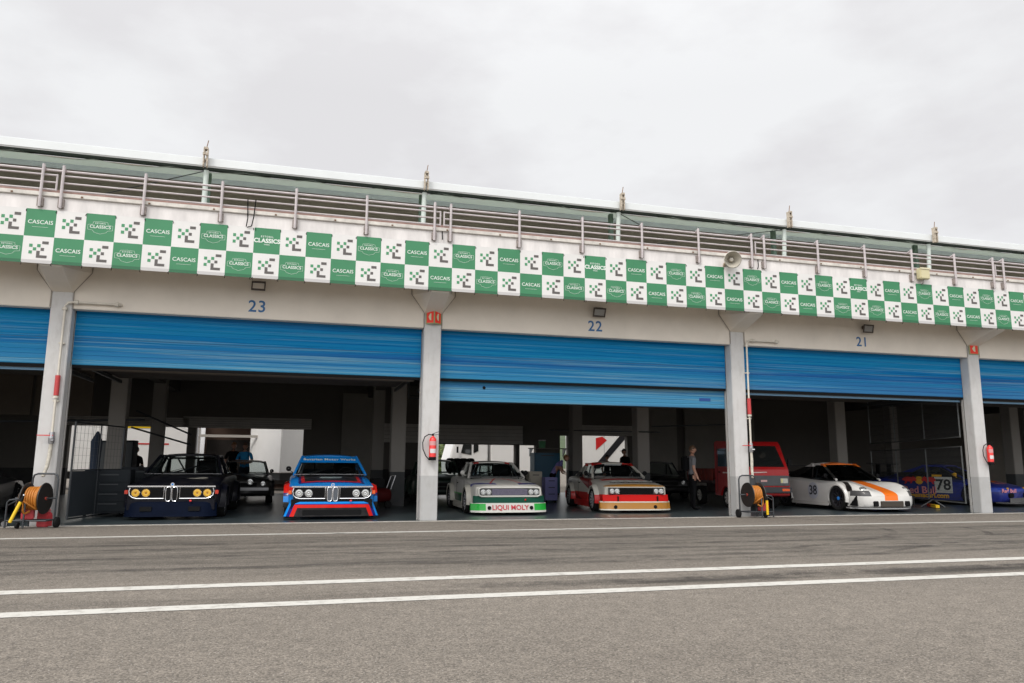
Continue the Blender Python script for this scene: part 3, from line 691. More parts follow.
# ================================================================== CARS  (local: front at y=0, rear towards +y, wheels on z=0)
def lerp(a, b, t): return a + (b - a) * t
def crom(P, u):
    n = len(P) - 1; k = min(int(u), n - 1); f = u - k
    p0 = P[max(k - 1, 0)]; p1 = P[k]; p2 = P[k + 1]; p3 = P[min(k + 2, n)]
    out = []
    for a, b, c, d in zip(p0, p1, p2, p3):
        m1 = (c - a) * .5; m2 = (d - b) * .5
        out.append((2 * f ** 3 - 3 * f * f + 1) * b + (f ** 3 - 2 * f * f + f) * m1 + (-2 * f ** 3 + 3 * f * f) * c + (f ** 3 - f * f) * m2)
    return out
def body_mesh(stations, prof, sub=4):
    """stations: (y, zlow, zshoulder, zcentre, halfwidth_max, halfwidth_shoulder); prof maps a station to half-profile points."""
    S_ = [crom(stations, i / sub) for i in range((len(stations) - 1) * sub + 1)]
    mb = MB(); rows = []
    for st in S_:
        half = prof(st); rows.append([(x, st[0], z) for x, z in half] + [(-x, st[0], z) for x, z in reversed(half[1:-1])])
    n = len(rows[0]); vs = [p for r_ in rows for p in r_]; fs = []
    for i in range(len(rows) - 1):
        for j in range(n): a = i * n + j; b = i * n + (j + 1) % n; fs.append((a, b, b + n, a + n))
    fs.append(tuple(range(n))); fs.append(tuple((len(rows) - 1) * n + j for j in range(n)))
    def sweep(v):
        x, y, z = v; return (x, y + (.075 * min(1, abs(x) / .86) ** 4 * (1 - y / .6) if y < .6 else 0), z)
    mb.add([sweep(v) for v in vs], fs); return mb
def boxy(st):
    y, zl, zs, zc, hm, hs = st; h = zs - zl
    return [(0, zl), (hm * .9, zl), (hm * .97, zl + .03), (hm * .99, zl + h * .2), (hm, zl + h * .5), (hm * .992, zl + h * .72), (lerp(hs, hm, .75), zs - h * .10), (lerp(hs, hm, .3), zs - h * .02), (hs * .96, zs + .004), (hs * .7, lerp(zs, zc, .6)), (hs * .35, lerp(zs, zc, .92)), (0, zc)]
def cut(mb, name, mats, parent, cutters, smooth=35):
    """body with wheel wells cut out of it"""
    me = mb.data(name, mats); o = bpy.data.objects.new(name, me); COL.objects.link(o)
    cs = []
    for (c0, c1, rad, y, z) in cutters:
        cm = MB(); cm.lathe([(c0, 0.001), (c0, rad), (c1, rad), (c1, 0.001)], (0, y, z), 'x', 32)
        co = bpy.data.objects.new('cut', cm.data('cut', BLACK)); COL.objects.link(co); cs.append(co)
        md = o.modifiers.new('b', 'BOOLEAN'); md.operation = 'DIFFERENCE'; md.object = co; md.solver = 'EXACT'
    dg = bpy.context.evaluated_depsgraph_get(); nm = bpy.data.meshes.new_from_object(o.evaluated_get(dg))
    o.modifiers.clear(); o.data = nm; nm.name = name
    for c in cs: bpy.data.objects.remove(c)
    nm.shade_smooth(); nm.set_sharp_from_angle(angle=R(smooth))
    if parent: o.parent = parent
    return o
RIMM = mat('rim_silver', (0.50, 0.50, 0.50), 0.35, metal=0.35); RIMD = mat('rim_dark', (0.03, 0.03, 0.035), 0.35, metal=0.3); RIMG = mat('rim_pale', (0.5, 0.48, 0.44), 0.45)
DISC = mat('brake_disc', (0.12, 0.11, 0.10), 0.4, metal=0.7)
def wheel(parent, x, y, r, wd, rim=RIMM, spokes=12, cen=None, rim_r=0.68, steer=0.0):
    s_ = 1 if x > 0 else -1
    o = bpy.data.objects.new('wheel', None); COL.objects.link(o); o.parent = parent; o.location = (x, y, r); o.rotation_euler = (0, 0, steer)
    rr_ = r * rim_r
    t = MB(); w2 = wd / 2
    t.lathe([(-w2 * .8, rr_), (-w2 * .97, r * .80), (-w2, r * .90), (-w2 * .86, r * .985), (-w2 * .4, r), (w2 * .4, r), (w2 * .86, r * .985), (w2, r * .90), (w2 * .97, r * .80), (w2 * .8, rr_), (-w2 * .8, rr_)], n=36)
    t.build('tyre', RUBBER, o, smooth=50)
    m = MB(); f = s_ * w2 * .82
    m.lathe([(f, rr_), (f, rr_ * .93), (f * .45, rr_ * .86), (f * .25, rr_ * .55), (f * .25, 0.002)], n=36, mi=1)
    m.lathe([(f, rr_), (f * 1.02, rr_ * .97), (f, rr_ * .93)], n=36)
    for k in range(spokes):
        a = 2 * PI * k / spokes; p = (f * .55, rr_ * .16 * math.cos(a), rr_ * .16 * math.sin(a)); q = (f * .86, rr_ * .93 * math.cos(a), rr_ * .93 * math.sin(a))
        m.bar(p, q, 0.028 if spokes > 8 else .05, 0.02, up=(1, 0, 0))
    m.build('rim', [rim, RIMD], o, smooth=40)
    h = MB(); h.lathe([(f * .5, .05), (f * .8, .045), (f * .82, .001)], n=14); h.build('hub_cap', cen or rim, o, smooth=40)
    return o
def flare(parent, s_, x0, x1, y, z, r, m, name='wheel_arch', a0=-12, a1=192, out=0.0):
    """bulged arch strip: from body side x0 out to x1"""
    mb = MB(); n = 24; vs = []; prof = [(x0, r + .075), (lerp(x0, x1, .55), r + .06), (x1, r + .03), (x1, r), (x0 - .05, r)]
    for i in range(n + 1):
        a = R(lerp(a0, a1, i / n))
        for (x, q) in prof: vs.append((s_ * x, y + q * math.cos(a), z + q * math.sin(a)))
    k = len(prof); fs = [(i * k + j, i * k + j + 1, (i + 1) * k + j + 1, (i + 1) * k + j) for i in range(n) for j in range(k - 1)]
    fs += [tuple(range(k)), tuple(n * k + j for j in range(k))]
    mb.add(vs, fs); return mb.build(name, m, parent, smooth=40)
def greenhouse(root, g, paint, glassm=GLASS, trim=None, pillar_w=0.05):
    """g: wb, wt, rt, rb = (y, z, halfwidth); bp = y of B pillar; crown"""
    wb, wt, rt, rb = g['wb'], g['wt'], g['rt'], g['rb']; cr = g.get('crown', .03)
    nx, ny = 10, 8; mb = MB(); top = []; bot = []
    for j in range(ny + 1):
        t = j / ny; y = lerp(wt[0], rt[0], t); hw = lerp(wt[2], rt[2], t); z = lerp(wt[1], rt[1], t) + g.get('arc', .03) * math.sin(PI * t)
        for i in range(nx + 1):
            u = -1 + 2 * i / nx; x = u * hw; zz = z + cr * (1 - u * u) - (0.02 if abs(u) == 1 else 0)
            yy = y - (0.05 * (1 - u * u) if j == 0 else 0) + (0.05 * (1 - u * u) if j == ny else 0)
            top.append((x, yy, zz)); bot.append((x * .97, yy, zz - .03))
    m = nx + 1; o_ = len(top); fs = []
    for j in range(ny):
        for i in range(nx):
            a = j * m + i; fs.append((a, a + 1, a + m + 1, a + m)); fs.append((o_ + a, o_ + a + m, o_ + a + m + 1, o_ + a + 1))
    for i in range(nx): fs.append((i, i + o_, i + 1 + o_, i + 1)); a = ny * m + i; fs.append((a, a + 1, a + 1 + o_, a + o_))
    for j in range(ny):
        a = j * m; fs.append((a, a + m, a + m + o_, a + o_)); a = j * m + nx; fs.append((a, a + o_, a + m + o_, a + m))
    mb.add(top + bot, fs)
    for s_ in (-1, 1):
        A0 = (s_ * wb[2], wb[0], wb[1]); A1 = (s_ * wt[2], wt[0], wt[1]); C0 = (s_ * rb[2], rb[0], rb[1]); C1 = (s_ * rt[2], rt[0], rt[1])
        mb.bar(A0, A1, pillar_w, pillar_w * .8); mb.bar(A1, C1, .045, .05)
        cw = g.get('cw', .28)
        # rear quarter: solid C pillar
        p = [Vector(C1), Vector(C0), Vector((s_ * lerp(wb[2], rb[2], .72), rb[0] - cw - .1, rb[1])), Vector((s_ * rt[2], rt[0] - cw * .4, rt[1]))]
        off = Vector((-s_ * .04, 0, 0)); mb.add(p + [q + off for q in p], [(0, 1, 2, 3), (7, 6, 5, 4), (0, 4, 5, 1), (1, 5, 6, 2), (2, 6, 7, 3), (3, 7, 4, 0)])
        yb = g['bp']; tb = (yb - wb[0]) / (rb[0] - wb[0]); tt = (yb + .1 - wt[0]) / (rt[0] - wt[0])
        mb.bar((s_ * lerp(wb[2], rb[2], tb), yb, lerp(wb[1], rb[1], tb)), (s_ * lerp(wt[2], rt[2], tt), yb + .1, lerp(wt[1], rt[1], tt)), .035, .06)
    mb.build('roof', paint, root, smooth=35)
    def pane(name, q, n_=6, bow=0.0, mirror=False):
        m_ = MB(); vs = []
        for j in range(n_ + 1):
            for i in range(n_ + 1):
                u, v = i / n_, j / n_; p = (Vector(q[0]).lerp(Vector(q[1]), u)).lerp(Vector(q[3]).lerp(Vector(q[2]), u), v)
                p.y += bow * (1 - (2 * u - 1) ** 2); vs.append(p)
        m_.add(vs, [(j * (n_ + 1) + i, j * (n_ + 1) + i + 1, (j + 1) * (n_ + 1) + i + 1, (j + 1) * (n_ + 1) + i) for j in range(n_) for i in range(n_)])
        return m_.build(name, glassm, root, smooth=60)
    ws = pane('windscreen', [(-wb[2], wb[0], wb[1]), (wb[2], wb[0], wb[1]), (wt[2], wt[0], wt[1]), (-wt[2], wt[0], wt[1])], bow=-.07)
    pane('rear_window', [(-rb[2], rb[0], rb[1]), (rb[2], rb[0], rb[1]), (rt[2], rt[0], rt[1]), (-rt[2], rt[0], rt[1])], bow=.05)
    for s_ in (-1, 1):
        cw = g.get('cw', .28)
        pane('side_window', [(s_ * (wb[2] - .01), wb[0] + .05, wb[1]), (s_ * (lerp(wb[2], rb[2], .72) - .01), rb[0] - cw - .1, rb[1]), (s_ * (rt[2] - .01), rt[0] - cw * .4, rt[1]), (s_ * (wt[2] - .01), wt[0] + .05, wt[1])])
    if trim:
        for s_ in (-1,):
            pass
        m_ = MB(); m_.tube([(-wb[2], wb[0] - .02, wb[1] + .012), (0, wb[0] - .09, wb[1] + .015), (wb[2], wb[0] - .02, wb[1] + .012)], .012, 6); m_.build('windscreen_trim', trim, root, smooth=50)
    return ws
def cage(root, g, z0, m=None):
    """roll cage, seat and steering wheel"""
    wb, wt, rt, rb, yb = g['wb'], g['wt'], g['rt'], g['rb'], g['bp']
    h = wt[2] - .07; zt = wt[1] - .05
    mb = MB()
    mb.tube([(-h - .08, yb, z0), (-h, yb, zt - .05), (-h + .1, yb, zt), (h - .1, yb, zt), (h, yb, zt - .05), (h + .08, yb, z0)], .022, 8)
    mb.tube([(-h - .08, yb, z0), (h, yb, zt - .05)], .018, 8)
    mb.tube([(h - .2, yb, zt), (h - .3, yb + .9, z0)], .018, 8); mb.tube([(-h + .2, yb, zt), (-h + .3, yb + .9, z0)], .018, 8)
    for s_ in (-1, 1): mb.tube([(s_ * h, yb, zt - .03), (s_ * (wt[2] - .05), wt[0] + .08, zt), (s_ * (wb[2] - .1), wb[0] + .15, z0)], .018, 8)
    mb.build('roll_cage', m or DSTEEL, root, smooth=40)
    st = MB(); x = g.get('seat_x', .38)
    st.prism([(yb - .42, z0 - .1), (yb - .40, z0 + .05), (yb - .30, z0 + .12), (yb - .18, z0 + .36), (yb - .10, z0 + .36), (yb - .12, z0 - .1)], x - .22, x + .22)
    st.prism([(yb - .36, z0 + .1), (yb - .30, z0 + .38), (yb - .12, z0 + .40), (yb - .12, z0 + .1)], x - .26, x - .22)
    st.prism([(yb - .36, z0 + .1), (yb - .30, z0 + .38), (yb - .12, z0 + .40), (yb - .12, z0 + .1)], x + .22, x + .26)
    st.build('racing_seat', BLACK, root, bevel=.015)
    sw = MB(); c = Vector((x, wb[0] + .38, z0 + .06))
    sw.tube([c + Vector((.17 * math.cos(a), -.05 * math.sin(a), .16 * math.sin(a))) for a in [2 * PI * k / 18 for k in range(18)]], .012, 6, closed=True)
    sw.bar(c + Vector((-.16, 0, 0)), c + Vector((.16, 0, 0)), .02, .02); sw.build('steering_wheel', BLACK, root, smooth=40)
def mirror(root, s_, x, y, z, m):
    mb = MB(); mb.lathe([(0, .01), (.01, .055), (.06, .06), (.11, .035), (.12, .005)], (s_ * (x + .08), y, z + .06), 'y', 14)
    mb.bar((s_ * (x - .02), y + .05, z - .03), (s_ * (x + .08), y + .05, z + .04), .025, .015)
    return mb.build('wing_mirror', m, root, smooth=45)
def lamp(root, x, y, z, r, glassmat, bezel, name='headlight'):
    o = MB().lathe([(0.0, .002), (-.012, r * .5), (-.006, r * .86), (.01, r * .9), (.03, r * .9)], (x, y, z), 'y', 24).build(name, glassmat, root, smooth=60)
    MB().lathe([(.02, r * .88), (-.008, r * .9), (-.014, r * .97), (-.004, r * 1.06), (.03, r * 1.08)], (x, y, z), 'y', 24).build('bezel', bezel, o, smooth=60)
    b = MB(); b.lathe([(-.016, .002), (-.014, r * .22), (-.004, r * .26)], (x, y, z), 'y', 14); b.build('bulb_shield', CHROME if glassmat is not AMBER else mat('dark_amber', (0.35, 0.14, .005), .3), o, smooth=60)
    return o

CSL_ST = [(0.0, .30, .655, .69, .86, .82), (.10, .27, .675, .71, .89, .855), (.5, .25, .72, .775, .90, .86), (.9, .22, .765, .83, .90, .85), (1.40, .20, .83, .895, .90, .84), (2.4, .20, .86, .89, .90, .84), (3.5, .22, .86, .895, .90, .84), (4.1, .25, .85, .88, .885, .82), (4.55, .34, .81, .84, .84, .77), (4.64, .42, .77, .79, .80, .73)]
CSL_G = dict(wb=(1.34, .90, .80), wt=(1.98, 1.315, .62), rt=(3.02, 1.315, .60), rb=(3.85, .90, .74), bp=2.6, cw=.18, crown=.035)
def csl(label, loc, rz, paint, lampm, dam_m, front_m, flare_m, chrome=CHROME, duct=False, damw=.86, dams=.45, roofpaint=None, indic=ORANGEL):
    root = thing('race_coupe', label, 'racing car', loc, rz, 'racing cars parked in the garages')
    wy = (.88, 3.50)
    cut(body_mesh(CSL_ST, boxy), 'body', paint, root, [(.62, 1.2, .36, y, .31) for y in wy] + [(-1.2, -.62, .36, y, .31) for y in wy])
    greenhouse(root, CSL_G, roofpaint or paint, trim=STEEL); cage(root, CSL_G, .86)
    for y in wy:
        for s_ in (-1, 1):
            wheel(root, s_ * .84, y, .31, .27, RIMM, 16); flare(root, s_, .86, 1.0, y, .31, .35, flare_m)
    # recessed black grille field between the chrome rails
    g = MB(); g.box(-.80, .80, -.012, .02, .425, .655)
    for k in range(9):
        z = .445 + k * .023
        g.box(-.42, -.15, -.022, -.012, z, z + .007); g.box(.15, .42, -.022, -.012, z, z + .007)
    g.build('grille', BLACK, root)
    ch = MB(); ch.box(-.84, .84, -.030, -.004, .662, .690); ch.build('chrome_strip', chrome, root, bevel=.004)
    for s_ in (-1, 1):
        m = MB(); m.tube([(s_ * .15, -.02, .43), (s_ * .66, -.02, .43), (s_ * .74, -.018, .45), (s_ * .80, -.012, .50), (s_ * .81, -.01, .58), (s_ * .79, -.012, .645)], .011, 6); m.tube([(s_ * .15, -.02, .43), (s_ * .15, -.02, .66)], .007, 6)
        m.build('grille_frame', chrome, root, smooth=50)
        for x in (.49, .685): lamp(root, s_ * x, -.018, .545, .083, lampm, chrome)
        MB().box(s_ * .865 - .035, s_ * .865 + .035, -.0, .05, .52, .60).build('indicator', indic, root, bevel=.008)
        # kidney
        kd = MB(); pts = []
        for k in range(24):
            a = 2 * PI * k / 24; cx, cz = s_ * .060, .522; px = abs(math.cos(a)) ** .55 * (1 if math.cos(a) > 0 else -1) * .052; pz = abs(math.sin(a)) ** .55 * (1 if math.sin(a) > 0 else -1) * .145
            pts.append((cx + px, -.05, cz + pz))
        kd.tube(pts, .0085, 6, closed=True)
        kd.build('kidney_surround', chrome, root, smooth=50)
        kk = MB()
        for q in range(5): kk.box(s_ * .063 - .034 + q * .016, s_ * .063 - .029 + q * .016, -.045, -.02, .39, .66)
        kk.add([(p[0], -.02, p[2]) for p in pts], [tuple(range(24))]); kk.build('kidney_grille', mat('kidney_slats_' + ('pale' if duct else 'dark'), (0.20, .22, .25) if duct else (.02, .02, .022), .35, metal=.6), root)
    rb_ = MB(); rb_.disc((0, -.004, .715), .036, 'y', .008, 20); b1 = rb_.build('bonnet_roundel', mat('roundel_ring', (.6, .62, .66), .3, metal=.5), root)
    rq = MB(); rq.disc((0, -.007, .715), .022, 'y', .003, 16); rq.build('roundel_centre', mat('roundel_blue', (.03, .2, .55), .4), b1)
    # lower front panel and air dam
    f = MB(); f.prism([(.06, .19), (-.005, .20), (-.012, .42), (.06, .42)], -.84, .84); f.build('front_panel', front_m, root, bevel=.01)
    d = MB(); n = 16; vs = []; prof = [(-.03, .365), (-.06, .335), (-.10, .12), (-.12, .07), (-.02, .065)]
    for i in range(n + 1):
        u = -1 + 2 * i / n; x = u * damw; back = .16 * abs(u) ** 8
        vs += [(x * (1.0 + (.365 - p[1]) * dams), p[0] + back, p[1]) for p in prof]
    k = len(prof); fs = [(i * k + j, i * k + j + 1, (i + 1) * k + j + 1, (i + 1) * k + j) for i in range(n) for j in range(k - 1)]
    d.add(vs, fs + [tuple(range(k)), tuple(n * k + j for j in range(k))]); d.build('air_dam', dam_m, root, smooth=40)
    for s_ in (-1, 1):
        m = MB(); m.box(s_ * .46 - .11, s_ * .46 + .11, -.105, -.06, .18, .27) if not duct else m.box(s_ * .30 - .30, s_ * .30 + .30, -.113, -.06, .10, .205)
        m.build('brake_duct', BLACK, root)
    MB().tube([(.36, -.09, .385), (.40, -.09, .385)], .02, 8).build('tow_eye', mat('signal_red', (.7, .02, .02), .4), root)
    mirror(root, -1, .84, 1.45, .98, BLACK)
    MB().box(-.80, .80, 4.62, 4.66, .58, .70).build('tail_lamp_band', mat('tail_red', (.3, .01, .01), .3), root)
    MB().disc((.20 if True else 0, 1.0, .0), .01).v
    return root

# --- 1 navy coupe, amber lamps
navy_p = zones('navy_paint', (0.002, 0.003, 0.009, 1), [((0.01, 0.01, 0.01, 1), [(0, 1, 0, 1.42), (0, -1, 0, -3.75), (-1, 0, 0, -.74), (0, 0, 1, .85), (0, 0, -1, -1.0)])], rough=.35, coat=.12, spec=.12)
navy = csl('dark navy racing coupe with four amber headlights, front out, in the bay under number 23', (-2.49, 1.15, 0.008), R(-1.0), navy_p, AMBER, mat('navy_dam', (0.002, 0.005, 0.016), .6, var=.2, scale=5, spec=.05), navy_p, navy_p, damw=.87, dams=.06, indic=mat('red_marker', (.5, .03, .01), .3))
o = MB(); o.disc((.30, .98, .818), .13, 'z', .006, 28, rx=.26)
o = o.build('bonnet_number_disc', mat('aged_white_disc', (.45, .43, .36), .6), navy); o.rotation_euler = (R(5.2), 0, 0); o.location = (0, .077, -.075)

# --- 2 light blue coupe with tricolour stripes
LB, DB_, RD, BK = (0.003, 0.22, 0.66, 1), (0.012, 0.012, 0.14, 1), (0.55, 0.010, 0.006, 1), (0.010, 0.010, 0.012, 1)
def chev(w0, y0): return [(-1, 0, 0, -w0), (0, 1, 0, y0), (0, -1, 0, -1.6), (0, 0, 1, .60)]
blue_p = zones('light_blue_paint', LB, [(DB_, chev(.70, .36)), (RD, chev(.64, .48)), (BK, chev(.57, .60)),
     (BK, [(0, 1, 0, 1.42), (0, -1, 0, -3.75), (-1, 0, 0, -.74), (0, 0, 1, .85), (0, 0, -1, -1.0)]), (DB_, [(1, 0, 0, .80), (0, 0, 1, .52), (0, 0, -1, -.60)]), (RD, [(1, 0, 0, .80), (0, 0, 1, .60), (0, 0, -1, -.67)])], rough=.3, coat=.25)
dam_b = zones('striped_air_dam', LB, [(DB_, [(-1, 0, -.38, -.955), (0, 0, -1, -.325)]), (RD, [(-1, 0, -.38, -.885), (0, 0, -1, -.308)]), (BK, [(-1, 0, -.38, -.80), (0, 0, -1, -.245)])], rough=.5, coat=.0, spec=.08)
flare_b = zones('striped_flare', (0.012, .012, .013, 1), [(LB, [(0, 0, 1, .34)]), (DB_, [(0, 0, 1, .46)]), (RD, [(0, 0, 1, .53)])], rough=.3)
bluec = csl('light blue racing coupe with dark blue and red stripes and a lettered windscreen band', (0.72, 0.72, 0.008), R(0.6), blue_p, LIGHTGL, dam_b, BLACKG, flare_b, duct=True)
# sun strip across the windscreen top with its lettering
ss = MB(); n = 10
def wsp(u, v, off=0.0):
    g = CSL_G; hw = lerp(g['wb'][2], g['wt'][2], v); y = lerp(g['wb'][0], g['wt'][0], v) - .07 * (1 - u * u); z = lerp(g['wb'][1], g['wt'][1], v); return (u * hw, y - off * .57, z + off * .82)
for i in range(n):
    u0, u1 = -1 + 2 * i / n, -1 + 2 * (i + 1) / n; ss.quad(wsp(u0, .66, .008), wsp(u1, .66, .008), wsp(u1, 1.0, .008), wsp(u0, 1.0, .008))
ss = ss.build('sun_strip', mat('light_blue_strip', LB, .4), bluec)
til = Matrix.Rotation(-math.atan2(.64, .44), 4, 'X')
lm = MB()
tx = text_data('Bavarian Motor Works', .118, .003, 'CENTER', .001, 0, 1.08)
def curve_text(lm, tx, z_v, off):
    for p in tx.polygons: pass
    vs = []
    for v in tx.vertices:
        u = v.co.x / .66; q = wsp(max(-1, min(1, u)), z_v + v.co.y / .78, off + v.co.z); vs.append((v.co.x, q[1], q[2]))
    lm.add(vs, [tuple(p.vertices) for p in tx.polygons])
curve_text(lm, tx, .83, .013); lm.build('sun_strip_lettering', mat('cream_lettering', (.70, .74, .66), .6), bluec)
o = MB(); o.disc((0, 0, 0), .075, 'z', .006, 28, rx=.25); o = o.build('bonnet_badge', mat('silver_badge', (.35, .42, .42), .4, metal=.3), bluec); o.location = (0, 1.02, .853); o.rotation_euler = (R(7), 0, 0)
o2 = MB(); o2.disc((0, 0, .006), .05, 'z', .003, 24, rx=.19); o2.build('badge_centre', mat('badge_grey', (.15, .2, .2), .5), o)

# --- big wedge-nosed fastback coupes (two)
CAP_ST = [(0.0, .33, .655, .685, .80, .76), (.08, .29, .675, .71, .84, .80), (.5, .25, .72, .765, .86, .81), (.9, .22, .755, .815, .86, .80), (1.50, .20, .80, .86, .86, .79), (2.4, .20, .84, .87, .86, .80), (3.2, .22, .86, .88, .86, .81), (3.8, .26, .86, .88, .85, .79), (4.16, .36, .80, .82, .80, .72)]
CAP_G = dict(wb=(1.50, .865, .74), wt=(2.14, 1.24, .56), rt=(2.95, 1.24, .54), rb=(3.80, .88, .66), bp=2.62, cw=.50, crown=.035, seat_x=.34)
def capri(label, loc, rz, paint, flare_m, lower_m, dam_m, grille_m, twin_m, surround=None, wide=.97):
    root = thing('fastback_coupe', label, 'racing car', loc, rz, 'racing cars parked in the garages')
    wy = (.86, 3.42)
    cut(body_mesh(CAP_ST, boxy), 'body', paint, root, [(.60, 1.2, .345, y, .30) for y in wy] + [(-1.2, -.60, .345, y, .30) for y in wy])
    greenhouse(root, CAP_G, paint, trim=STEEL, pillar_w=.06); cage(root, CAP_G, .84)
    for y in wy:
        for s_ in (-1, 1): wheel(root, s_ * .83, y, .30, .28, RIMM, 14, rim_r=.72); flare(root, s_, .83, wide, y, .30, .335, flare_m)
    g = MB(); g.box(-.74, .74, -.010, .02, .465, .635); g.build('grille_recess', BLACK, root)
    gr = MB()
    for k in range(7): gr.box(-.44, .44, -.026, -.012, .478 + k * .022, .488 + k * .022)
    gr.build('grille', grille_m, root)
    for s_ in (-1, 1):
        hs = MB(); hs.box(s_ * .59 - .145, s_ * .59 + .145, -.022, -.008, .47, .632); hs = hs.build('headlight_panel', twin_m, root, bevel=.01)
        for x in (.525, .66): lamp(root, s_ * x, -.03, .55, .066, LIGHTGL, CHROME)
    if surround:
        m = MB()
        m.tube([(-.70, -.02, .655), (.70, -.02, .655), (.765, -.02, .62), (.765, -.02, .48), (.70, -.02, .445), (-.70, -.02, .445), (-.765, -.02, .48), (-.765, -.02, .62)], .022, 8, closed=True)
        m.build('grille_surround', surround, root, smooth=60)
    low = MB(); n = 16
    def swept(prof, hw, bk, pw=5):
        vs = []
        for i in range(n + 1):
            u = -1 + 2 * i / n; vs += [(u * hw, p[0] + bk * abs(u) ** pw, p[1]) for p in prof]
        k = len(prof); return vs, [(i * k + j, i * k + j + 1, (i + 1) * k + j + 1, (i + 1) * k + j) for i in range(n) for j in range(k - 1)] + [tuple(range(k)), tuple(n * k + j for j in range(k))]
    low.add(*swept([(.04, .458), (-.02, .455), (-.05, .29), (.05, .285)], .88, .10)); low.build('front_valance', lower_m, root, smooth=40)
    d = MB(); d.add(*swept([(.02, .293), (-.075, .29), (-.13, .085), (-.14, .07), (0, .065)], .94, .20)); d.build('air_dam', dam_m, root, smooth=40)
    sk = MB(); sk.box(-.90, -.82, 1.25, 3.0, .08, .24); sk.build('side_skirt', flare_m, root, bevel=.01)
    sk = MB(); sk.box(.82, .90, 1.25, 3.0, .08, .24); sk.build('side_skirt', flare_m, root, bevel=.01)
    mirror(root, -1, .78, 1.72, .93, surround or BLACK); mirror(root, 1, .78, 1.72, .93, BLACK)
    return root
W_ = (0.55, 0.54, 0.50, 1); DG = (0.004, 0.06, 0.035, 1); BG = (0.003, 0.34, 0.03, 1); CR = (0.55, 0.02, 0.02, 1); NB = (0.02, 0.03, 0.22, 1)
cap_in = [(0, 1, 0, 1.60), (0, -1, 0, -3.6), (-1, 0, 0, -.68), (0, 0, 1, .83), (0, 0, -1, -1.0)]
p1 = zones('white_green_paint', W_, [(DG, [(0, 0, -1, -.46), (0, 1, 0, .55)]), (BG, [(0, 0, -1, -.46), (0, 0, 1, .42), (0, 1, 0, .55)]), (BG, [(0, 0, -1, -.60), (0, 1, 0, 1.30), (0, -1, 0, -1.36)]),
      (NB, [(1, 0, 0, .28), (-.55, 1, 0, .02), (.55, -1, 0, -.22), (0, 0, 1, .66)]), (CR, [(1, .35, 0, .52), (-1, -.35, 0, -.57), (0, 1, 0, .40), (0, -1, 0, -1.3), (0, 0, 1, .71)]),
      (CR, [(0, 1, 0, 1.05), (0, -1, 0, -1.10), (-1, 0, 0, -.5), (0, 0, 1, .7)]), (CR, [(1, 0, 0, .36), (-1, 0, 0, -.50), (0, 1, 0, 2.0), (0, -1, 0, -2.25), (0, 0, 1, 1.2)]), ((.012, .012, .012, 1), cap_in)])
dam1 = zones('white_green_dam', W_, [(BG, [(1, 0, 0, .60), (0, 0, 1, .115), (0, 0, -1, -.275)])])
fl1 = zones('white_flare', (0.48, 0.46, 0.40, 1), [], rough=.4)
cap1 = capri('white and green racing fastback with red lettering across its green-ended air dam', (4.79, 1.35, 0.008), R(-2.0), p1, fl1, mat('dark_green_valance', DG, .5, spec=.15), dam1, mat('lilac_mesh', (.30, .28, .38), .4, metal=.4, var=.2, scale=30), mat('lamp_panel_dark', (.05, .05, .05), .3), surround=mat('white_surround', W_, .35))
cap1.scale = (.965, .965, .965)
lettering('air_dam_lettering', 'LIQUI MOLY', .165, mat('crimson_letter', (.5, .012, .03), .4), cap1, (0, -.112, .182), bold=.0022, depth=.004, extra=Matrix.Rotation(R(-14), 4, 'X'))
for s_ in (-1, 1):
    MB().disc((s_ * .52, -.122, .18), .045, 'y', .02, 18).build('dam_vent', BLACK, cap1)
MB().tube([(.38, -.055, .35), (.38, -.07, .38)], .018, 8).build('tow_eye', MATS['signal_red'], cap1)

GO = (0.36, 0.155, 0.015, 1); W2 = (0.50, 0.485, 0.43, 1); MR = (0.22, 0.008, 0.008, 1); RR = (0.50, 0.006, 0.005, 1)
p2 = zones('white_red_gold_paint', W2, [(MR, [(0, .25, -1, -.42), (0, -.25, 1, .18 + .0), (0, 1, 0, 1.2), (1, 0, 0, .70)]), (RR, [(0, 0, -1, -.46), (0, 1, 0, -1)]), ((.015, .015, .015, 1), [(0, .25, -1, .33), (0, 1, 0, 1.2), (1, 0, 0, .7)]),
      (GO, [(0, -1, 0, -.20), (0, 0, 1, .66)]), (RR, [(-1, 0, 0, -.62), (0, 1, 0, .95), (0, -1, 0, -1.30), (0, 0, 1, .7)]), (RR, [(0, 0, 1, 1.18), (0, 1, 0, 2.0)]), (W2, [(-1, 0, 0, -.3), (0, 0, 1, 1.18), (0, 1, 0, 2.0)]), ((.012, .012, .012, 1), cap_in)])
dam2 = zones('gold_dam', GO, [(W2, [(0, 0, 1, .262)]), (W2, [(0, 0, -1, -.10)])])
cap2 = capri('white racing fastback with red and gold bands low across its nose and four round headlights', (8.14, 1.62, 0.008), R(-6), p2, zones('white_red_flare', W2, [(RR, [(0, 0, -1, -.44)])], rough=.35), mat('red_valance', RR, .5, spec=.15), dam2, BLACK, mat('dark_lamp_box', (.03, .03, .03), .4))
cap2.scale = (.965, .965, .965)
for s_ in (-.5, .56):
    MB().disc((s_ - .09, -.118, .155), .045, 'y', .02, 16).build('dam_vent', BLACK, cap2)
    MB().box(s_ - .02, s_ + .012, -.062, -.03, .30, .42).build('bonnet_pin', BLACK, cap2)
lm = MB(); rnd = random.Random(4)
for k in range(26):
    x = -.62 + k * .048; lm.box(x, x + .034, .32 + rnd.uniform(0, .04), .42 + rnd.uniform(0, .05), .752, .758)
o = lm.build('bonnet_decals', mat('decal_dark', (.03, .03, .035), .5), cap2); o.rotation_euler = (R(6.5), 0, 0); o.location = (0, .006, -.030)
lm2 = MB(); 
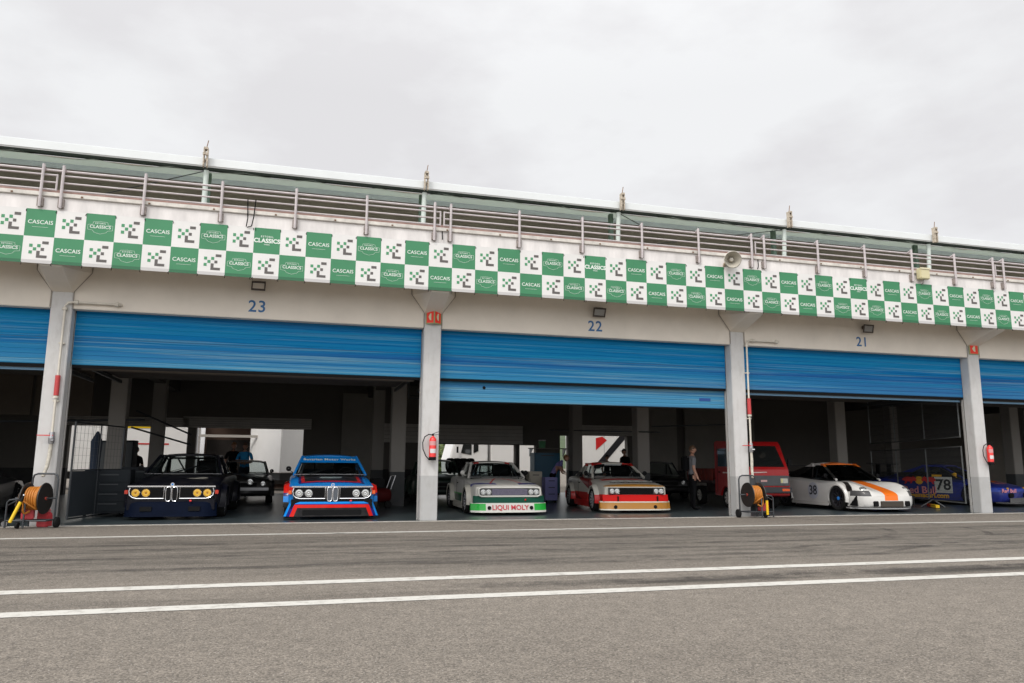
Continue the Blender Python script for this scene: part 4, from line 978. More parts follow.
for k in range(5): lm2.box(-.50 + k * .21, -.40 + k * .21, .50, .60, .777, .780)
o = lm2.build('bonnet_stickers', mat('sticker_white', (.6, .6, .58), .5), cap2); o.rotation_euler = (R(6), 0, 0); o.location = (0, .01, -.038)
MB().box(-.24, .24, 2.02, 2.035, 1.20, 1.235).build('windscreen_sticker', mat('sticker_grey', (.3, .31, .31), .5), cap2)

# --- white sports car with an orange stripe
def round_prof(st):
    y, zl, zs, zc, hm, hs = st; h = zs - zl
    return [(0, zl), (hm * .85, zl), (hm * .95, zl + .03), (hm * .985, zl + h * .25), (hm, zl + h * .5), (hm * .985, zl + h * .72), (lerp(hs, hm, .62), zl + h * .90), (hs * .92, zs), (hs * .78, zs - .005), (hs * .62, lerp(zs, zc, .62)), (hs * .3, lerp(zs, zc, .93)), (0, zc)]
POR_ST = [(0.0, .16, .42, .43, .60, .50), (.10, .12, .54, .50, .76, .66), (.35, .11, .665, .57, .88, .76), (.7, .11, .745, .65, .92, .80), (1.0, .11, .765, .715, .925, .80), (1.5, .11, .77, .80, .93, .78), (2.3, .11, .80, .83, .93, .78), (3.1, .12, .86, .90, .96, .80), (3.7, .14, .84, .88, .95, .78), (4.15, .20, .74, .78, .88, .70), (4.38, .30, .62, .64, .78, .6)]
POR_G = dict(wb=(1.22, .80, .70), wt=(1.98, 1.22, .53), rt=(2.55, 1.24, .51), rb=(3.85, .90, .56), bp=2.35, cw=.75, crown=.03, arc=.03, seat_x=.34)
W3 = (0.64, .63, .60, 1); OR = (.78, .16, .01, 1); SG = (.24, .24, .24, 1)
p3 = zones('white_orange_paint', W3, [((.012, .012, .012, 1), [(1, .42, 0, 1.03), (-1, -.42, 0, -1.14), (0, 0, 1, .52), (0, -1, 0, -1.4)]), ((.07, .07, .072, 1), [(0, -1, 0, -.46), (1, 0, 0, .58), (0, 0, 1, .41), (0, 0, -1, -.55)]), (OR, [(-1, 0, 0, -.20), (0, 0, 1, .30), (0, -1, 0, -1.35)]), (OR, [(-1, 0, 0, -.24), (0, 0, 1, 1.15)]), (OR, [(0, -1, 0, -2.08), (0, 0, 1, 1.15)]), ((.012, .012, .012, 1), [(0, 0, 1, .845), (0, 0, -1, -1.16), (0, -1, 0, -3.6)]),
      ((.012, .012, .012, 1), [(0, 1, 0, 1.36), (0, -1, 0, -3.3), (-1, 0, 0, -.66), (0, 0, 1, .74), (0, 0, -1, -1.0)])])
por = thing('sports_coupe', 'white sports car numbered 38 with an orange stripe over its low nose', 'racing car', (14.90, .62, .008), R(-1.5), 'racing cars parked in the garages')
cut(body_mesh(POR_ST, round_prof), 'body', p3, por, [(.62, 1.2, .36, y, .32) for y in (.92, 3.3)] + [(-1.2, -.62, .36, y, .32) for y in (.92, 3.3)], smooth=45)
greenhouse(por, POR_G, p3, pillar_w=.05, glassm=glass('dark_glass', (.35, .38, .38))); cage(por, POR_G, .80)
for y in (.92, 3.3):
    for s_ in (-1, 1): wheel(por, s_ * .83, y, .325, .27, RIMD, 10, cen=mat('blue_nut', (.03, .2, .6), .4), rim_r=.74); flare(por, s_, .90, .965, y, .32, .345, mat('white_arch', W3, .3, coat=.5))
for s_ in (-1, 1):
    hl = MB(); hl.lathe([(-.045, .002), (-.035, .06), (-.005, .10), (.03, .115)], (0, 0, 0), 'y', 22); o = hl.build('headlight', mat('clear_lamp', (.35, .36, .35), .08, metal=.5, coat=1), por, smooth=60); o.location = (s_ * .66, .235, .575); o.rotation_euler = (R(-42), 0, R(s_ * 18))
    MB().box(s_ * .48 - .075, s_ * .48 + .075, -.02, .06, .15, .29).build('side_intake', BLACK, por, bevel=.015)
    tv = MB(); tv.prism([(.22, .16), (.46, .16), (.24, .42)], -.02, .02, 'x'); o = tv.build('corner_vent', BLACK, por); o.location = (s_ * .822, 0, -.0); o.rotation_euler = (0, 0, R(s_ * -13))
iv = MB(); iv.box(-.34, .34, -.03, .05, .14, .29); iv.build('nose_intake', mat('intake_brown', (.05, .04, .03), .7), por, bevel=.01)
sp_ = MB()
n = 14; vs = []
for i in range(n + 1):
    u = -1 + 2 * i / n; yb = -.06 + .50 * abs(u) ** 3; vs += [(u * .93, yb, .115), (u * .93, yb, .085), (u * .9, yb + .2, .085), (u * .9, yb + .2, .115)]
sp_.add(vs, [(i * 4 + j, i * 4 + (j + 1) % 4, (i + 1) * 4 + (j + 1) % 4, (i + 1) * 4 + j) for i in range(n) for j in range(4)] + [(0, 1, 2, 3), (n * 4, n * 4 + 1, n * 4 + 2, n * 4 + 3)])
sp_.build('front_splitter', mat('grey_splitter', (.3, .3, .3), .5), por)
d_ = MB().disc((-.934, 1.95, .50), .23, 'x', .004, 32).build('number_disc', mat('bluish_white', (.5, .52, .58), .5), por)
lettering('race_number', '38', .36, mat('number_dark', (.03, .035, .045), .5), por, (-.9385, 1.95, .50), LEFT, bold=.006)
MB().box(-.936, -.925, 2.85, 3.05, .30, .42).build('door_sticker', mat('sticker_green', (.01, .16, .08), .5), por)
MB().box(-.95, -.93, 1.3, 2.95, .115, .20).build('sill', mat('white_sill', (.5, .49, .46), .4), por)
mirror(por, -1, .78, 1.45, .86, BLACK); mirror(por, 1, .72, 1.40, .86, BLACK)
wg = MB(); wg.box(-.8, .8, 3.95, 4.25, 1.17, 1.20); wg.box(-.82, -.80, 3.9, 4.3, 1.08, 1.24); wg.box(.80, .82, 3.9, 4.3, 1.08, 1.24); wg.box(-.4, -.37, 4.0, 4.15, .80, 1.17); wg.box(.37, .40, 4.0, 4.15, .80, 1.17)
wg.build('rear_wing', BLACKG, por)

# --- deep blue racing car behind the last pillar
DBL = (0.010, 0.022, 0.21, 1)
RB_ST = [(0.0, .16, .50, .52, .72, .62), (.10, .12, .56, .57, .88, .78), (.4, .11, .64, .66, .94, .84), (.9, .11, .72, .72, .96, .84), (1.4, .11, .76, .80, .96, .80), (2.3, .11, .80, .84, .95, .80), (3.3, .12, .84, .88, .96, .82), (3.9, .15, .82, .86, .95, .8), (4.3, .26, .72, .74, .86, .7)]
RB_G = dict(wb=(1.25, .82, .68), wt=(1.95, 1.20, .52), rt=(2.6, 1.22, .50), rb=(3.6, .88, .6), bp=2.4, cw=.4, crown=.03, seat_x=.34)
p4 = zones('deep_blue_paint', DBL, [((.02, .06, .42, 1), [(0, -1, 0, -.5), (0, 0, 1, .44), (0, 0, -1, -.56)]), ((.012, .012, .012, 1), [(0, 1, 0, 1.36), (0, -1, 0, -3.4), (-1, 0, 0, -.66), (0, 0, 1, .78), (0, 0, -1, -1.0)])])
rbc = thing('race_saloon', 'deep blue racing car numbered 78 standing behind the mesh fence and the right-hand pillar', 'racing car', (21.4, 2.6, .008), R(22), 'racing cars parked in the garages')
cut(body_mesh(RB_ST, round_prof), 'body', p4, rbc, [(.62, 1.2, .36, y, .32) for y in (.92, 3.5)] + [(-1.2, -.62, .36, y, .32) for y in (.92, 3.5)], smooth=45)
greenhouse(rbc, RB_G, p4); cage(rbc, RB_G, .82)
for y in (.92, 3.5):
    for s_ in (-1, 1): wheel(rbc, s_ * .85, y, .32, .27, RIMD, 10)
def bull(mb, cx, cz, s, fl, y, mi):
    pts = [(-.50, .02), (-.40, .14), (-.26, .20), (-.10, .22), (.06, .17), (.16, .20), (.20, .28), (.24, .20), (.34, .14), (.40, .02), (.34, -.06), (.24, -.02), (.16, -.02), (.10, -.14), (.00, -.20), (.02, -.08), (-.16, -.06), (-.26, -.20), (-.36, -.22), (-.30, -.08), (-.40, -.02)]
    mb.add([(cx + fl * p * s, y, cz + q * s) for p, q in pts], [tuple(range(len(pts)))], mi)
def rb_logo(mb, cx, cz, s, y=0.0):
    mb.add([(cx + .15 * s * math.cos(a), y, cz + .16 * s + .15 * s * math.sin(a)) for a in [2 * PI * k / 20 for k in range(20)]], [tuple(range(20))], 0)
    bull(mb, cx - .33 * s, cz + .16 * s, .62 * s, 1, y - .003, 1); bull(mb, cx + .33 * s, cz + .16 * s, .62 * s, -1, y - .003, 1)
    mb.mesh(text_data('Red Bull', .36 * s, .006, 'CENTER', 0, 0, 1), Matrix.Translation((cx, y - .003, cz - .20 * s)) @ FRONT, 2)
LOGM = [mat('emblem_yellow', (.75, .40, .01), .5), mat('emblem_red', (.6, .02, .02), .5), mat('emblem_lettering', (.75, .28, .28), .5)]
mb = MB(); rb_logo(mb, 0, 0, .86); o = mb.build('door_emblem', LOGM, rbc); o.rotation_euler = (0, 0, R(-90)); o.location = (-.985, 2.50, .60)
lettering('door_lettering', 'iwemacarl.com', .21, LOGM[0], rbc, (-.985, 2.25, .27), LEFT, bold=.006)
pl = MB().box(-.985, -.966, 1.50, 2.02, .36, .86).build('number_plate_panel', mat('plate_white', (.55, .56, .52), .5), rbc)
lettering('race_number', '78', .46, mat('number_black', (.01, .01, .012), .5), rbc, (-.988, 1.76, .60), LEFT, bold=.012)
MB().box(-.985, -.966, 1.80, 2.10, .865, .93).build('yellow_tab', LOGM[0], rbc)
mb = MB(); rb_logo(mb, 0, 0, .62); o = mb.build('bonnet_emblem', LOGM, rbc); o.rotation_euler = (R(-78), 0, 0); o.location = (.0, .62, .705)
mb = MB(); mb.mesh(text_data('Red Bull', .16, .004, 'CENTER', 0, 0, 1), FRONT, 0); o = mb.build('nose_lettering', LOGM[2], rbc); o.location = (-.66, .02, .47); o.rotation_euler = (0, 0, R(-24))
sp_ = MB(); sp_.box(-.95, .95, -.22, .3, .10, .13); sp_.box(-.95, .95, -.10, -.08, .13, .26); sp_.build('front_splitter', mat('worn_grey', (.12, .12, .12), .6), rbc)
for s_ in (-1, 1):
    MB().box(s_ * .55 - .17, s_ * .55 + .17, -.01, .06, .26, .40).build('front_intake', BLACK, rbc, bevel=.02)
    MB().disc((s_ * .62, .055, .50), .07, 'y', .03, 18).build('headlight', LOGM[0], rbc)
mirror(rbc, -1, .78, 1.4, .88, LOGM[0])
wg = MB(); wg.box(-.85, .85, 4.0, 4.3, 1.25, 1.28); wg.box(-.4, -.37, 4.05, 4.2, .80, 1.25); wg.box(.37, .40, 4.05, 4.2, .80, 1.25); wg.build('rear_wing', BLACKG, rbc)

# --- small dark classic behind the navy coupe, another dark fastback, a saloon at the back, and one left of the picture
def small_car(name, label, loc, rz, colr, L=3.9, W=1.6, H=1.22, spot=False, rim=RIMM, hl=LIGHTGL, rounder=True):
    root = thing(name, label, 'car', loc, rz, 'cars standing deeper in the garages')
    k = L / 4.1; hw = W / 2
    st = [(0, .30, .60, .63, hw * .82, hw * .74), (.12 * k, .24, .68, .70, hw * .95, hw * .86), (.5 * k, .20, .72, .76, hw, hw * .88), (1.1 * k, .18, .76, .80, hw, hw * .86), (2.2 * k, .18, .80, .83, hw, hw * .88), (3.1 * k, .2, .80, .84, hw, hw * .87), (3.8 * k, .26, .74, .78, hw * .94, hw * .8), (4.1 * k, .36, .66, .68, hw * .84, hw * .7)]
    g = dict(wb=(1.12 * k, .80, hw * .84), wt=(1.62 * k, H - .03, hw * .68), rt=(2.5 * k, H - .03, hw * .66), rb=(3.3 * k, .82, hw * .78), bp=2.15 * k, cw=.28, crown=.035, seat_x=.3)
    p = zones(name + '_paint_' + str(colr[:3]), colr, [((.012, .012, .012, 1), [(0, 1, 0, 1.25 * k), (0, -1, 0, -3.1 * k), (-1, 0, 0, -hw * .76), (0, 0, 1, .77), (0, 0, -1, -1.0)])])
    cut(body_mesh(st, round_prof if rounder else boxy), 'body', p, root, [(hw * .68, 1.2, .33, y, .29) for y in (.72 * k, 3.2 * k)] + [(-1.2, -hw * .68, .33, y, .29) for y in (.72 * k, 3.2 * k)], smooth=45)
    greenhouse(root, g, p, trim=STEEL, pillar_w=.045)
    for y in (.72 * k, 3.2 * k):
        for s_ in (-1, 1): wheel(root, s_ * (hw - .09), y, .29, .2, rim, 8); flare(root, s_, hw - .02, hw + .05, y, .29, .32, p)
    MB().prism([(-.03, .38), (-.035, .46), (.10, .46), (.10, .38)], -hw * .86, hw * .86).build('front_bumper', STEEL if spot else BLACK, root, bevel=.01)
    MB().box(-hw * .45, hw * .45, -.02, .05, .49, .60).build('grille', BLACK, root)
    for s_ in (-1, 1): lamp(root, s_ * hw * .66, -.0, .57, .075, hl, CHROME)
    if spot: lamp(root, .18, -.06, .62, .09, LIGHTGL, CHROME, 'spot_lamp')
    mirror(root, 1, hw * .84, 1.3 * k, .86, BLACK)
    return root
small_car('classic_coupe', 'small charcoal classic coupe with one round spot lamp behind the navy coupe', (-1.50, 7.2, .008), R(2), (.035, .034, .034, 1), L=4.0, W=1.62, H=1.22, spot=True)
small_car('dark_coupe', 'dark green low car mostly hidden behind the white and green fastback, against the pillar', (4.25, 7.4, .008), R(-4), (.02, .04, .03, 1), L=4.2, W=1.75, H=1.28)
small_car('black_coupe', 'black low coupe just right of and behind the white and green fastback', (6.15, 6.6, .008), R(-4), (.012, .012, .013, 1), L=4.0, W=1.65, H=1.2)
small_car('dark_saloon', 'dark saloon with pale bumper in deep shade behind the person at the red pickup', (12.55, 8.6, .008), R(-14), (.018, .018, .022, 1), L=4.2, W=1.75, H=1.28, spot=False, rounder=False)

# --- dark machine with red lamps at the left edge
lc = thing('open_race_car', 'dark open racing car with red nose parts at the left edge, behind the hose cart', 'racing car', (-7.05, 1.4, .008), R(4), 'racing cars parked in the garages')
LC_ST = [(0.0, .14, .42, .46, .45, .35), (.15, .12, .52, .58, .72, .6), (.6, .11, .66, .70, .86, .74), (1.1, .11, .72, .76, .88, .74), (2.2, .11, .72, .80, .88, .74), (3.2, .12, .78, .84, .9, .76), (4.0, .2, .74, .78, .84, .7)]
cut(body_mesh(LC_ST, round_prof), 'body', zones('gunmetal_paint', (.028, .034, .04, 1), [((.4, .01, .01, 1), [(0, -1, 0, -.35), (-1, 0, 0, -.4)])]), lc, [(.56, 1.2, .36, y, .32) for y in (.8, 3.2)] + [(-1.2, -.56, .36, y, .32) for y in (.8, 3.2)], smooth=45)
for y in (.8, 3.2):
    for s_ in (-1, 1): wheel(lc, s_ * .80, y, .32, .28, RIMD, 8)
for s_ in (-1, 1):
    MB().lathe([(-.03, .03), (-.04, .10), (0, .16), (.10, .17)], (s_ * .45, .30, .74), 'y', 18).build('red_lamp_pod', mat('red_pod', (.55, .03, .01), .3, coat=.5), lc, smooth=50)
MB().tube([(-.35, 2.2, .8), (-.3, 2.1, 1.15), (.3, 2.1, 1.15), (.35, 2.2, .8)], .03, 8).build('roll_hoop', DSTEEL, lc, smooth=40)
MB().prism([(1.3, .78), (1.55, 1.0), (1.57, 1.0), (1.34, .78)], -.5, .5).build('wind_deflector', GLASS, lc)
MB().box(.40, .50, .28, .9, .865, .88).build('green_tab', mat('bright_green', (.01, .35, .10), .4), lc)

# --- red pickup
van = thing('pickup_truck', 'small red pickup with grey grille band and its drop sides, behind the right hose cart', 'pickup', (12.22, 2.25, .008), R(-7)); van.scale = (1.06, 1.06, 1.06)
RV = (.38, .005, .007, 1)
vp = zones('pickup_red', RV, [], rough=.35)
hw = .70
side = [(.12, .32), (.02, .36), (.0, .62), (.03, .98), (.06, 1.04), (.44, 1.66), (.54, 1.74), (1.30, 1.77), (1.42, 1.73), (1.44, .32)]
cabm = MB(); cabm.prism(side, -hw, hw)
cut(cabm, 'body', vp, van, [(-1.2, -.42, .30, .78, .27), (.42, 1.2, .30, .78, .27)], smooth=30)
def on_slope(x, t, off=.006):          # windscreen plane between (.06,1.04) and (.44,1.62)
    y = lerp(.06, .44, t); z = lerp(1.04, 1.66, t); return (x, y - off * .84, z + off * .55)
m = MB(); m.quad(on_slope(-.62, .06), on_slope(.62, .06), on_slope(.56, .94), on_slope(-.56, .94))
dk = mat('dark_window', (.012, .014, .014), .08, coat=1); m.build('windscreen', dk, van)
m = MB(); m.bar(on_slope(-.35, .08, .02), on_slope(.1, .30, .02), .012); m.bar(on_slope(.15, .08, .02), on_slope(.55, .25, .02), .012); m.build('wiper_pair', BLACK, van)
for s_ in (-1, 1):
    sw = MB(); x = s_ * (hw + .004); sw.add([(x, .22, 1.08), (x, 1.22, 1.08), (x, 1.22, 1.56), (x, .56, 1.56)], [(0, 1, 2, 3)]); sw.build('side_window', dk, van)
    d = MB()
    for a, b in (((.20, 1.04), (.20, .58)), ((.20, .58), (.44, .40)), ((1.27, 1.64), (1.27, .40))): d.bar((s_ * (hw + .002), a[0], a[1]), (s_ * (hw + .002), b[0], b[1]), .008, .012)
    d.build('door_seam', mat('seam_dark', (.05, .005, .005), .6), van)
    MB().box(s_ * hw - .01, s_ * hw + .025, 1.08, 1.20, .92, .95).build('door_handle', BLACK, van)
    wheel(van, s_ * .60, .78, .27, .16, RIMG, 8, rim_r=.58); wheel(van, s_ * .60, 2.65, .27, .16, RIMG, 8, rim_r=.58)
    hl = MB(); hl.box(s_ * .54 - .11, s_ * .54 + .11, -.022, .03, .66, .80); hl = hl.build('headlight', mat('lamp_clear', (.55, .56, .50), .12, metal=.4, coat=1), van, bevel=.01)
    m = MB(); m.box(s_ * .50 - .05, s_ * .50 + .0, -.028, -.02, .68, .78); m.build('lamp_reflector', mat('lamp_yellowish', (.6, .55, .25), .2), hl)
    MB().box(s_ * .55 - .10, s_ * .55 + .10, -.085, -.05, .47, .53).build('indicator', ORANGEL, van)
    mi = MB(); mi.bar((s_ * .70, .30, 1.12), (s_ * .82, .24, 1.18), .02); mi.box(s_ * .84 - .05, s_ * .84 + .05, .20, .24, 1.12, 1.30); mi.build('wing_mirror', BLACK, van)
MB().box(-.69, .69, -.018, .04, .60, .86).build('grille_band', mat('grey_band', (.075, .08, .085), .5, var=.15, scale=9), van, bevel=.01)
m = MB(); m.tube([(-.72, .2, .46), (-.72, -.04, .46), (-.66, -.06, .46), (.66, -.06, .46), (.72, -.04, .46), (.72, .2, .46)], .0, 4)
MB().box(-.73, .73, -.075, .05, .42, .57).build('front_bumper', mat('dark_bumper', (.03, .034, .038), .5), van, bevel=.02)
MB().box(-.10, .07, -.03, -.018, .70, .75).build('grille_badge', mat('badge_pink', (.6, .35, .33), .4), van)
m = MB(); m.prism([(-.0, 0.0), (.13, .0), (.40, .012), (.39, .03), (.15, .025), (0.0, .022)], -.004, .0, 'y'); o = m.build('bonnet_sticker', mat('sticker_pale', (.65, .55, .52), .4), van); o.location = (-.30, .018, .925)
bedm = zones('brownish_red_side', (.16, .02, .014, 1), [], rough=.6, coat=.1)
m = MB(); m.box(-.74, .74, 1.52, 3.3, .62, .70); m.box(-.2, .2, 1.3, 3.2, .35, .62); m.build('load_bed', mat('bed_frame', (.05, .03, .03), .7), van)
for s_ in (-1, 1):
    m = MB(); m.box(s_ * .74 - .02, s_ * .74 + .02, 1.52, 3.3, .70, 1.02)
    for k in range(6): m.box(s_ * .765 - .008, s_ * .765 + .008, 1.6 + k * .3, 1.64 + k * .3, .71, 1.01)
    m.build('drop_side', bedm, van)
MB().box(-.74, .74, 3.28, 3.32, .70, 1.02).build('tailgate', bedm, van)
MB().box(-.712, -.702, .50, .90, .905, .94).build('door_strip', MATS['sticker_pale'], van)

# ================================================================== FURNITURE ON AND IN THE BUILDING
# floodlights above the numbers
def floodlight(x, label, ang, openf=False):
    t = thing('floodlight', label, 'floodlight', (x, 0.0, 4.70), 0, 'floodlights over the bay numbers')
    fr = MB(); w2, h2 = (.125, .085) if openf else (.14, .09)
    fr.tube([(-w2, -.16, -h2), (w2, -.16, -h2), (w2, -.16, h2), (-w2, -.16, h2)], .024, 6, closed=True)
    o = fr.build('lamp_frame', mat('bronze_frame', (.07, .055, .045), .5), t); o.rotation_euler = (R(ang), 0, 0)
    g = MB(); g.box(-w2 + .02, w2 - .02, -.165, -.15, -h2 + .02, h2 - .02) if not openf else g.box(-w2 + .02, w2 - .02, -.155, -.15, -h2 + .02, h2 - .02)
    o2 = g.build('lamp_glass', mat('floodlight_glass', (.80, .74, .66), .5) if openf else mat('grey_glass', (.25, .25, .24), .15, coat=.6), t); o2.rotation_euler = (R(ang), 0, 0)
    MB().box(-.03, .03, -.15, -.0, -.02, .02).build('wall_arm', MATS['bronze_frame'], t)
    if not openf: MB().prism([(-.14, -.07), (-.02, -.04), (-.02, .05), (-.14, .06)], -.09, .09, 'x').build('lamp_housing', MATS['bronze_frame'], t)
    return t
floodlight(-.97, 'square floodlight with a bronze frame above the number 23', -14, True)
floodlight(6.49, 'tilted grey floodlight above the number 22', 22)
floodlight(13.87, 'tilted bronze floodlight above the number 21', 14)
floodlight(-8.3, 'square floodlight over the bay beyond the left edge', -14, True)
# red safety signs at the pillar heads
def safety_sign(x, label, both):
    t = thing('safety_sign', label, 'sign', (x, -.0, 4.32), 0, 'red signs at the pillar heads')
    e = mat('sign_edge', (.32, .34, .16), .5); r_ = mat('sign_red', (.80, .03, .012), .5); c = mat('sign_cream', (.62, .62, .42), .5)
    def plate(x0, x1, y0, y1):
        mb = MB(); mb.add([(x0, y0, -.15), (x1, y1, -.15), (x1, y1, .15), (x0, y0, .15), (x0, y0 + .015, -.15), (x1, y1 + .015, -.15), (x1, y1 + .015, .15), (x0, y0 + .015, .15)], [(0, 1, 2, 3), (4, 7, 6, 5), (0, 4, 5, 1), (2, 6, 7, 3), (0, 3, 7, 4), (1, 5, 6, 2)])
        o = mb.build('sign_plate', e, t)
        def q(u0, u1, z0, z1, off, m, nm):
            a = (lerp(x0, x1, u0), lerp(y0, y1, u0) - off); b = (lerp(x0, x1, u1), lerp(y0, y1, u1) - off)
            MB().quad((a[0], a[1], z0), (b[0], b[1], z0), (b[0], b[1], z1), (a[0], a[1], z1)).build(nm, m, o)
        q(.10, .90, -.13, .13, .004, r_, 'red_field'); 
        a = [(lerp(x0, x1, u), lerp(y0, y1, u) - .007, z) for u, z in ((.62, .08), (.62, -.08), (.46, -.07), (.30, .0), (.46, .07))]
        MB().add(a, [(0, 1, 2, 3, 4)]).build('pictogram', c, o)
    if both: plate(-.17, .0, -.02, -.13); plate(.0, .17, -.13, -.02)
    else: plate(-.16, .16, -.03, -.03)
    return t
safety_sign(2.67, 'folded red fire point sign at the head of the middle pillar', True)
safety_sign(17.33, 'flat red fire point sign at the head of the right-hand pillar', False)
# fire extinguishers
def extinguisher(x, y, z, label):
    t = thing('fire_extinguisher', label, 'extinguisher', (x, y, z), 0, 'extinguishers on the pillars')
    MB().lathe([(-.20, .002), (-.20, .075), (.16, .075), (.20, .055), (.225, .025), (.24, .02), (.24, .001)], (0, -.10, 0), 'z', 24).build('cylinder', mat('extinguisher_red', (.72, .02, .015), .3, coat=.5), t, smooth=40)
    MB().lathe([(-.27, .001), (-.27, .076), (-.20, .078)], (0, -.10, 0), 'z', 24).build('base_cup', BLACK, t, smooth=40)
    lb = MB(); lb.lathe([(-.12, .0765), (-.03, .0765)], (0, -.10, 0), 'z', 12, a0=R(215), a1=R(325)); lb = lb.build('label_sticker', mat('label_white', (.62, .6, .6), .5), t)
    l2 = MB(); l2.lathe([(.04, .0765), (.13, .0765)], (0, -.10, 0), 'z', 12, a0=R(200), a1=R(325)); l2.build('upper_label', mat('label_pink', (.6, .28, .28), .5), t)
    v = MB(); v.box(-.02, .02, -.12, -.08, .24, .28); v.bar((-.01, -.10, .28), (.12, -.11, .33), .025, .012); v.bar((-.01, -.10, .26), (.13, -.11, .27), .02, .01); v.build('valve_head', BLACK, t)
    MB().tube([(-.01, -.10, .26), (-.09, -.10, .27), (-.17, -.09, .22), (-.21, -.08, .10), (-.20, -.08, -.04), (-.14, -.09, -.18), (-.07, -.10, -.26)], .011, 8).build('hose', BLACK, t, smooth=50)
    MB().box(-.03, .03, -.03, .0, -.05, .05).build('wall_hook', STEEL, t)
    return t
extinguisher(2.70, 0, 1.52, 'red fire extinguisher hanging on the middle pillar')
extinguisher(17.47, 0, 1.52, 'red fire extinguisher hanging on the right-hand pillar')
# horn loudspeaker, yellowish box
t = thing('horn_loudspeaker', 'round beige horn loudspeaker on the parapet right of the middle banner', 'loudspeaker', (9.47, -.9, 5.93), 0)
h = MB(); h.lathe([(-.30, .19), (-.285, .20), (-.22, .165), (-.12, .10), (-.02, .06), (.04, .05), (.04, .001)], n=30, axis='y'); h.lathe([(-.30, .185), (-.2, .145), (-.1, .08), (-.06, .05)], n=30, axis='y')
o = h.build('horn_bell', mat('beige_horn', (.50, .47, .40), .5, var=.1, scale=6), t, smooth=50); o.rotation_euler = (R(14), 0, R(-18))
c = MB(); c.lathe([(-.20, .001), (-.19, .04), (-.12, .055), (-.04, .06)], n=18, axis='y'); c = c.build('horn_core', mat('horn_core_cream', (.55, .52, .45), .5), t, smooth=50); c.rotation_euler = (R(14), 0, R(-18))
MB().tube([(-.05, .03, -.05), (-.16, -.02, -.12), (-.14, .03, -.16)], .03, 8).build('horn_bracket', mat('rusty_cream', (.42, .33, .24), .7, var=.3, scale=20), t, smooth=50)
t = thing('junction_box', 'yellowish plastic box fixed to the railing foot above the number 21', 'box', (14.92, -.95, 5.98), 0)
MB().box(-.15, .15, -.10, .05, -.14, .14).build('box_body', mat('yellowed_plastic', (.60, .55, .34), .5), t, bevel=.02)
MB().box(-.155, .155, -.115, -.10, .10, .145).build('box_lid', mat('yellowed_lid', (.64, .60, .42), .5), t, bevel=.006)
MB().tube([(0, -.03, -.14), (0, -.0, -.22), (0.0, .05, -.26)], .014, 6).build('box_stalk', STEEL, t)

